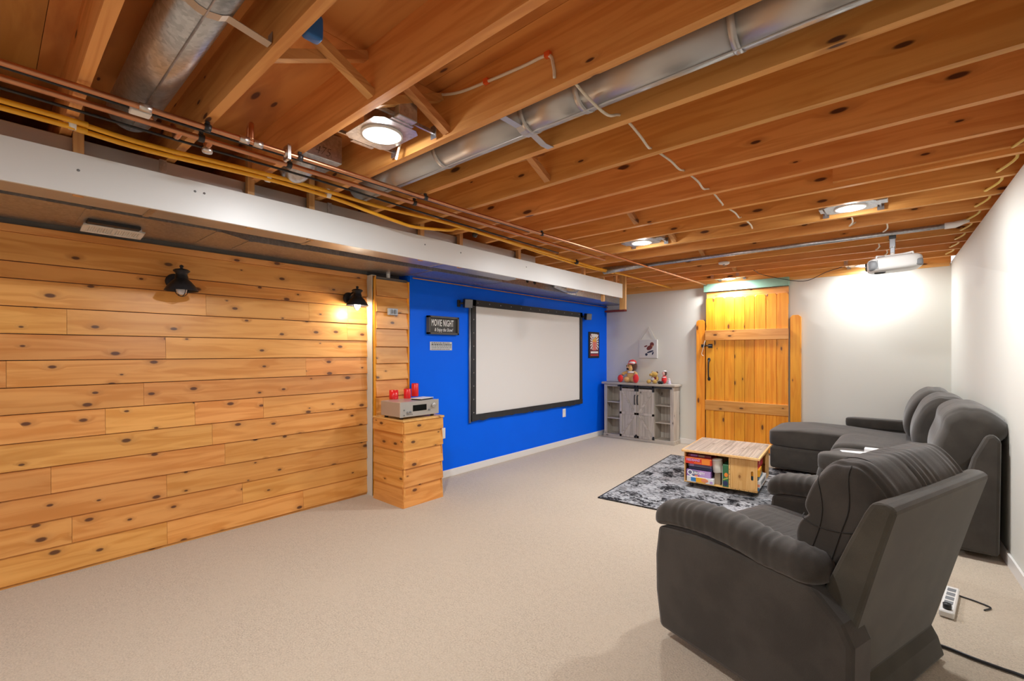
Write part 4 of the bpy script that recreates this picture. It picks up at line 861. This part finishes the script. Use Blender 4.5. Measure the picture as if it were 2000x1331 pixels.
t = thing('game_cup', 'cream plastic cup tilted in the crate, above a tan block', 'game', MT @ Vector((.325, .06, .20)), math.radians(4.4), 'games stored in the crate table'); 
M = Matrix.Rotation(-.16, 4, 'Y'); B().lathe([(.001, 0), (.046, 0), (.05, .006), (.053, .128), (.046, .138), (.001, .14)], (0, 0, 0), 28, M).build('cup', 'box_cream', t, world=False)
B().lathe([(.0545, .122), (.057, .124), (.057, .132), (.052, .136)], (0, 0, 0), 28, M, cap=False).build('rim', 'box_white', t, world=False)
gbox('game_block', 'tan cardboard block under the cream cup', (.292, .03, ZF), (.348, .12, ZF + .115), 'box_tan', ry=.0)
gbox('board_game', 'thin white game box on edge between the cup and the green box', (.366, .02, ZF), (.372, .22, ZF + .2), 'box_white', ry=.0)
gbox('board_game', 'green game box on edge beside the crate divider', (.376, -.004, ZF), (.428, .25, ZF + .222), 'box_green', parts=(
    ('print_patch', lambda b, h: b.ball((.006, -h[1] - .001, .12), (.018, .001, .022), 14, 8), 'box_orange'), ('print_patch', lambda b, h: b.add([(-.024, -h[1] - .001, .075), (.024, -h[1] - .001, .10), (.024, -h[1] - .001, .085), (-.02, -h[1] - .001, .066)], [(0, 1, 2, 3)]), 'lime'), ('print_patch', lambda b, h: b.ball((0, -h[1] - .001, .035), (.023, .001, .026), 16, 8), 'box_navy')))
xa = W_ - .215
gbox('board_game', 'bright blue game box lowest in the right stack', (xa, .03, ZF), (W_ + .008, .26, ZF + .030), 'box_blue')
gbox('board_game', 'white game box with black print in the right stack', (xa, .025, ZF + .031), (W_ + .022, .42, ZF + .098), 'box_white', parts=(('print_patch', lambda b, h: [b.box((h[0] - .001, -.14 + .035 * k, .018), (h[0] + .0006, -.122 + .035 * k, .052)) for k in range(8)] and b, 'ink_black'), ('print_patch', lambda b, h: b.box((-.02, -h[1] - .0006, .01), (h[0] - .004, -h[1], .035)), 'box_peach')))
gbox('board_game', 'dark teal game box in the right stack', (xa, .03, ZF + .099), (W_ + .004, .30, ZF + .138), 'box_teal', parts=(('print_patch', lambda b, h: b.box((h[0] - .001, -h[1] + .02, .008), (h[0] + .0006, -h[1] + .08, .03)), 'box_blue'),))
gbox('board_game', 'yellow game box in the right stack', (xa, .02, ZF + .139), (W_ + .012, .22, ZF + .205), 'box_yellow', rz=.05, parts=(('print_patch', lambda b, h: b.box((h[0] - .001, -h[1] + .03, .02), (h[0] + .0006, -h[1] + .1, .045)), 'box_orange'),))
gbox('board_game', 'crimson game box topmost in the right stack', (xa, .022, ZF + .206), (W_ - .001, .35, ZF + .300), 'box_crimson', parts=(('print_patch', lambda b, h: b.ball((h[0], -.04, .05), (.001, .03, .022), 14, 8), 'plush_pink'),))

# ------------------------------------------------------------------ upholstery helpers
def closed(pts, n):
    P = [Vector(p) for p in pts]; m_ = len(P); out = []
    for i in range(n):
        x = i * m_ / n; k = int(x); t = x - k; a, b, c, d = (P[(k + j) % m_] for j in (-1, 0, 1, 2))
        out.append(.5 * ((2 * b) + (c - a) * t + (2 * a - 5 * b + 4 * c - d) * t * t + (3 * b - a - 3 * c + d) * t ** 3))
    return out
def pillow(prof, s0, s1, place, nr=44, npf=56, end=.10, kmin=.55, bulge=.03, grooves=(), wr=0, wfun=None, seed=1, taper=None):
    r = random.Random(seed); ph = [r.uniform(0, 6.28) for _ in range(6)]
    P = closed([(p[0], p[1], 0) for p in prof], npf); c = sum(P, Vector()) / npf; half = (s1 - s0) / 2; mid = (s0 + s1) / 2; rings = []
    for i in range(nr + 1):
        t = math.sin(PI / 2 * (-1 + 2 * i / nr)); e = (1 - abs(t)) * half; k = 1
        if e < end: q = 1 - e / end; k = kmin + (1 - kmin) * math.sqrt(max(0, 1 - q * q))
        k *= 1 + bulge * (1 - t * t); s = mid + half * t; ring = []
        for p in P:
            d = p - c; off = 0
            for g in grooves: off -= g[2] * math.exp(-((p.x - g[0]) ** 2 + (p.y - g[1]) ** 2) / .0009)
            if wr: off += wr * (wfun(p.x, p.y) if wfun else 1) * (math.sin(s * 96 + ph[0] + 3.2 * math.sin(s * 13 + ph[2]) + p.x * 11) * .5 + math.sin(s * 163 + ph[1] + 2 * math.sin(s * 23 + ph[3]) + p.y * 17) * .5) * (.55 + .45 * math.sin(s * 17 + ph[4])) * min(1, e / .05)
            q = c + d * k + d.normalized() * off
            ring.append(place(q.x, s + (taper(q.x, q.y) if taper else 0), q.y))
        rings.append(ring)
    return B().loft(rings)

# ------------------------------------------------------------------ recliner in the foreground
AF, AS = Vector((-.9455, .3256, 0)), Vector((.3256, .9455, 0))
G0, S0 = 1.15, 2.38
loc = AF * G0 + AS * S0
rcl = thing('recliner', 'large dark grey recliner in the foreground seen from behind', 'armchair', loc, -math.atan2(.3256, .9455))
rl = lambda g, s, z: (G0 - g, s - S0, z)
def rpart(b, n, m='sofa_fabric', **k): return b.build(n, m, rcl, world=False, **k)
def rprism(poly, s0, s1, bev=.018, nseg=1):
    b = B(); vs = [rl(p[0], s, p[1]) for s in (s0, s1) for p in poly]; n = len(poly)
    return b.add(vs, [tuple(range(n)), tuple(range(2 * n - 1, n - 1, -1))] + [(i, n + i, n + (i + 1) % n, (i + 1) % n) for i in range(n)])
side = [(1.615, .045), (1.642, .22), (1.645, .40), (1.625, .55), (1.40, .575), (1.05, .575), (.90, .56), (.80, .47), (.765, .40), (.77, .09), (.80, .04)]
for (s0, s1, nm) in ((1.80, 1.955, 'side_panel'), (2.795, 2.955, 'side_panel')):
    rpart(rprism(side if s0 < 2 else side[:6] + [(1.0, .56), (.96, .40), (.93, .09), (.93, .04)], s0, s1), nm, bev=.02)
rpart(rprism([(1.60, .06), (1.60, .40), (1.0, .40), (.86, .30), (.86, .06)], 1.95, 2.80), 'frame_box', bev=.015)
# arm pads: gathered rolls, front end rounded
for (sc, nm, wd) in ((1.885, 'arm_pad', .098), (2.868, 'arm_pad', .100)):
    rings = []; n = 34; r = random.Random(int(sc * 100)); ph = r.uniform(0, 6)
    for i in range(81):
        t = i / 80; g = 1.672 - t * .80
        zc = .592 + .040 * math.sin(min(1, t * 1.4) * PI * .9) - .03 * max(0, t - .62) - .018 * max(0, 1 - t * 9)
        k = min(1, math.sqrt(max(.02, 1 - (1 - min(1, t / .085)) ** 2))) * (1 if t < .9 else math.sqrt(max(.05, 1 - ((t - .9) / .1) ** 2 * .8)))
        ring = []
        for q in range(n):
            a = 2 * PI * q / n; ca, sa = math.cos(a), math.sin(a)
            rip = .0032 * (math.sin(g * 105 + ph + 2.5 * math.sin(g * 17) + a * 1.3) * .6 + math.sin(g * 171 + a * 2) * .4) * (.35 + .65 * max(0, sa + .35)) * min(1, t / .15)
            rr_s, rr_z = wd * k + rip, (.072 if sa > 0 else .050) * k + rip
            ring.append(rl(g, sc + rr_s * math.copysign(abs(ca) ** .75, ca), zc + rr_z * math.copysign(abs(sa) ** .8, sa)))
        rings.append(ring)
    rpart(B().loft(rings), nm)
# seat and footrest
def seat_fn(p): return p
b = pillow([(1.66, .20), (1.70, .33), (1.685, .455), (1.60, .505), (1.40, .500), (1.15, .49), (.98, .47), (.98, .36), (1.3, .36), (1.55, .36), (1.58, .22)], 1.965, 2.785, lambda a, s, z: rl(a, s, z), bulge=.015, end=.07, kmin=.75, wr=.004, wfun=lambda x, z: 1 if z > .4 else .3, seed=4)
rpart(b, 'seat_cushion', 'sofa_gather_x')
# reclined back shell
shell = [(.668, .895), (.70, .912), (.742, .905), (.765, .86), (.815, .74), (.885, .56), (.93, .40), (.95, .22), (.865, .13), (.845, .20), (.79, .42), (.72, .70)]
rpart(rprism(shell, 1.872, 2.805), 'back_shell', 'sofa_shell', bev=.016)
rpart(rprism([(.955, .02), (.955, .20), (.875, .165), (.838, .10), (.815, .02)], 1.885, 2.80), 'base_skirt', 'sofa_shell', bev=.01)
# seam line on the shell

# back cushion: head roll over lower pad
cprof = [(.935, .525), (1.025, .585), (1.048, .66), (1.032, .735), (1.015, .775), (1.005, .84), (.965, .935), (.90, 1.005), (.83, 1.012), (.775, .975), (.725, .895), (.755, .83), (.80, .74), (.85, .62)]
wf_ = lambda x, z: max(0, min(1, (z - .80) / .12)) * max(0, min(1, (1.0 - x) / .06)) + .12
bc = pillow(cprof, 1.935, 2.76, lambda a, s, z: rl(a, s, z), nr=90, npf=90, end=.10, kmin=.72, bulge=.035, grooves=((1.018, .768, .020), (.862, 1.015, .010)), wr=.0045, wfun=wf_, seed=9)
rpart(bc, 'back_cushion')
sm_ = B()
for s_, k in ((1.985, .97),): pass
def on_prof(i0, i1, s, k=1.0, n=90):
    P = closed([(p[0], p[1], 0) for p in cprof], n); c = sum(P, Vector()) / n; out = []
    for i in range(i0, i1): q = c + (P[i % n] - c) * k; out.append(rl(q.x, s, q.y))
    return out
for s_, k in ((2.06, 1.005),):
    sm_.tube(on_prof(4, 62, s_, k), .002, 5)
def side_pt(g, z):
    P = closed([(p[0], p[1], 0) for p in cprof], 90); c = sum(P, Vector()) / 90; d = Vector((g, z, 0)) - c
    if d.length < 1e-6: return rl(g, 1.934, z)
    a = math.atan2(d.y, d.x); far = min(P, key=lambda p: abs((math.atan2((p - c).y, (p - c).x) - a + PI) % (2 * PI) - PI)); rho = d.length / (far - c).length
    e = 0 if rho < .72 else .10 * (1 - math.sqrt(max(0, 1 - ((min(rho, 1) - .72) / .28) ** 2)))
    return rl(g, 1.9335 + e, z)
for pl_ in ([(1.01, .772), (.97, .752), (.92, .745), (.86, .75), (.80, .765)], [(.95, .945), (.935, .90), (.925, .82), (.935, .745), (.96, .66), (.97, .60)], [(.84, 1.0), (.835, .93), (.835, .84), (.86, .75), (.885, .66), (.91, .57)]):
    sm_.tube([side_pt(p.x, p.y) for p in spline([(a, b_, 0) for a, b_ in pl_], 5)], .0022, 5)
rpart(sm_, 'seam_piping', 'seam_thread')

# ------------------------------------------------------------------ sectional sofa along the right wall
sofa = thing('sectional_sofa', 'dark grey sectional sofa with a chaise along the right wall', 'sofa', (0, 5.8, 0))
def spart(b, n, m='sofa_fabric', **k): return b.build(n, m, sofa, **k)
spart(B().box((-1.235, 6.165, .045), (.25, 7.06, .305), None, .03), 'chaise_base')
def chaise_fn(p):
    x, y, z = p; return (x, y, z + (.05 * math.exp(-((x + .75) / .45) ** 2) if z > .39 else 0))
spart(B().sbox((-.50, 6.61, .39), (.765, .445, .092), .22, .22, 64, 24, None, chaise_fn), 'chaise_cushion')
spart(B().box((-.50, 4.62, .045), (.25, 6.155, .30), None, .025), 'seat_base')
for (ya_, yb_, nm, dx_, dz) in ((5.37, 6.15, 'seat_cushion', 0, 0), (4.66, 5.36, 'seat_cushion', -.015, -.03)):
    pr = [(-.52 + dx_, .16), (-.565 + dx_, .30), (-.56 + dx_, .44 + dz), (-.51 + dx_, .53 + dz), (-.38, .555 + dz), (-.1, .54 + dz), (.15, .52 + dz), (.2, .42), (.1, .30), (-.3, .28), (-.48, .2)]
    spart(pillow(pr, ya_, yb_, lambda a, s, z: (a, s, z), end=.07, kmin=.8, bulge=.012, wr=.003, seed=int(ya_ * 10)), nm, 'sofa_gather_x')
spart(B().box((-.49, 4.44, .045), (.22, 4.64, .50), None, .03), 'arm'); spart(B().sbox((-.15, 4.54, .535), (.40, .115, .075), .3, .5, 40, 16), 'arm_pad')
spart(B().box((-.48, 6.985, .045), (.20, 7.105, .52), None, .025), 'arm'); spart(B().sbox((-.17, 7.035, .565), (.395, .075, .06), .3, .5, 40, 16), 'arm_pad')
# back shell, leaning, with a clipped near end
for a, b_ in ((4.44, 5.365), (5.375, 6.155), (6.165, 7.06)):
    pl = [(.265, .05), (.30, .45), (.35, .70), (.415, .86), (.455, .875), (.490, .83), (.48, .05)]
    n = len(pl); fx = lambda p, y: (p[0] + .0 * y - (y - 4.45) * .045, y, p[1])
    spart(B().add([fx(p, y) for y in (a, b_) for p in pl], [tuple(range(n)), tuple(range(2 * n - 1, n - 1, -1))] + [(i, n + i, n + (i + 1) % n, (i + 1) % n) for i in range(n)]), 'back_shell', 'sofa_fabric', bev=.025)
bp = [(.03, .56), (-.005, .65), (.005, .76), (.04, .87), (.10, .97), (.17, 1.03), (.24, 1.045), (.33, 1.02), (.385, .93), (.37, .84), (.28, .76), (.2, .62), (.12, .54)]
for (ya_, yb_, ox, sd) in ((4.47, 5.37, .15, 2), (5.375, 6.15, .045, 3), (6.20, 7.03, -.01, 5)):
    spart(pillow([(p[0] + ox * (1 if p[1] < .95 else .75), p[1]) for p in bp], ya_, yb_, lambda a, s, z: (a, s, z), nr=56, npf=64, end=.13, kmin=.62, bulge=.02, grooves=((.24 + ox * .75, 1.05, .008),), wr=.004, wfun=lambda x, z: max(.1, min(1, (z - .85) / .1)), seed=sd), 'back_cushion', 'sofa_fabric')
p = hit(1678, 887, 2, .535)
g_ = thing('paper_stack', 'white sheet of paper lying on the near sofa seat', 'paper', (p.x, p.y, .535))
B().box((-.12, -.09, 0), (.10, .09, .006), Matrix.Rotation(.3, 4, 'Z')).build('sheet', 'ink_white', g_, world=False); 
p = hit(1702, 881, 2, .54)
tag(B().box((p.x - .05, p.y - .04, .528), (p.x + .06, p.y + .05, .56), None, .004).build('white_box', 'ink_white'), 'small white box beside the paper on the near sofa seat', 'box')

# ------------------------------------------------------------------ projector on its ceiling mount
pj = thing('projector', 'white ceiling projector on a grey drop mount', 'projector', (-.075, 5.125, 2.09))
B().box((-.125, 5.09, 2.448), (-.04, 5.16, 2.4595)).build('ceiling_plate', 'mount_grey', pj)
B().box((-.103, 5.105, 2.33), (-.063, 5.145, 2.45), None, .003).build('mount_column', 'mount_grey', pj); B().box((-.107, 5.101, 2.405), (-.059, 5.149, 2.45), None, .003).build('column_sleeve', 'black_plastic', pj)
B().box((-.099, 5.109, 2.27), (-.067, 5.141, 2.34), None, .003).build('tilt_joint', 'mount_grey', pj)
for x in (-.092, -.075): B().cyl((x, 5.098, 2.335), (x, 5.11, 2.335), .006, 10).build('bolt', 'white_plastic', pj)
B().cyl((-.083, 5.095, 2.275), (-.083, 5.155, 2.275), .014, 14).build('bolt', 'white_plastic', pj)
PM = Matrix.Translation((-.075, 5.14, 2.19)) @ Matrix.Rotation(.10, 4, 'Z') @ Matrix.Rotation(-.06, 4, 'Y')
sp_ = B(); sp_.box((-.07, -.06, .066), (.09, .06, .078), PM, .004)
for a, b_ in ((-.12, -.1), (.13, .1), (.12, -.1), (-.11, .1)): sp_.tube([PM @ Vector((0, 0, .072)), PM @ Vector((a, b_, .07)), PM @ Vector((a, b_, .05))], .008, 8)
sp_.build('bracket_arms', 'white_plastic', pj)
def pj_fn(p):
    return tuple(PM @ Vector(p))
B().sbox((0, 0, 0), (.185, .145, .064), .45, .55, 56, 22, None, pj_fn).build('body', 'projector_white', pj)
gv = B()
for k in range(9): gv.box((-.1785 + .0072 * k, -.142 + .004 * abs(8 - k), -.040), (-.1745 + .0072 * k, -.100, .032), PM)
gv.sbox((-.135, -.045, -.004), (.046, .092, .046), .5, .6, 24, 14, None, pj_fn)
gv.build('vent_grille', 'grey_plastic', pj)
B().sbox((.145, -.06, -.018), (.035, .070, .030), .4, .5, 24, 14, None, pj_fn).build('rear_panel', 'grey_plastic', pj)
B().lathe([(.034, 0), (.036, .02), (.030, .024), (.001, .018)], (0, 0, 0), 24, PM @ Matrix.Translation((-.17, .03, .005)) @ Matrix.Rotation(-PI / 2, 4, 'Y')).build('lens', 'display_black', pj)
B().sbox((-.10, -.04, -.062), (.04, .02, .012), .6, .6, 16, 8, None, pj_fn).build('foot', 'black_plastic', pj)

# ------------------------------------------------------------------ floor clutter by the right wall
st = thing('power_strip', 'white power strip on the carpet behind the recliner', 'power strip', (.19, 3.56, 0), -.12)
B().box((-.03, -.19, .002), (.03, .19, .038), None, .006).build('housing', 'white_plastic', st, world=False)
for k in range(5): B().box((-.018, -.15 + .065 * k, .0375), (.018, -.105 + .065 * k, .0395)).build('socket', 'grey_plastic', st, world=False)
B().cyl((0, -.15, .038), (0, -.15, .065), .018, 14).build('plug', 'black_plastic', st, world=False)
tag(B().tube(spline([(.05, 3.02, .010), (.15, 3.02, .009), (.24, 2.995, .009), (.33, 2.98, .009), (.40, 2.97, .009), (.62, 2.9, .009)]), .0075, 8).build('floor_cable', 'cable_black'), 'thick black cord running from the recliner across the carpet to the right', 'cable')
tag(B().tube(spline([(.20, 3.72, .02), (.24, 3.72, .006), (.30, 3.70, .006), (.36, 3.66, .006), (.33, 3.60, .006)]), .004, 6).build('floor_cable', 'cable_black'), 'thin dark cord lying on the carpet near the power strip', 'cable')
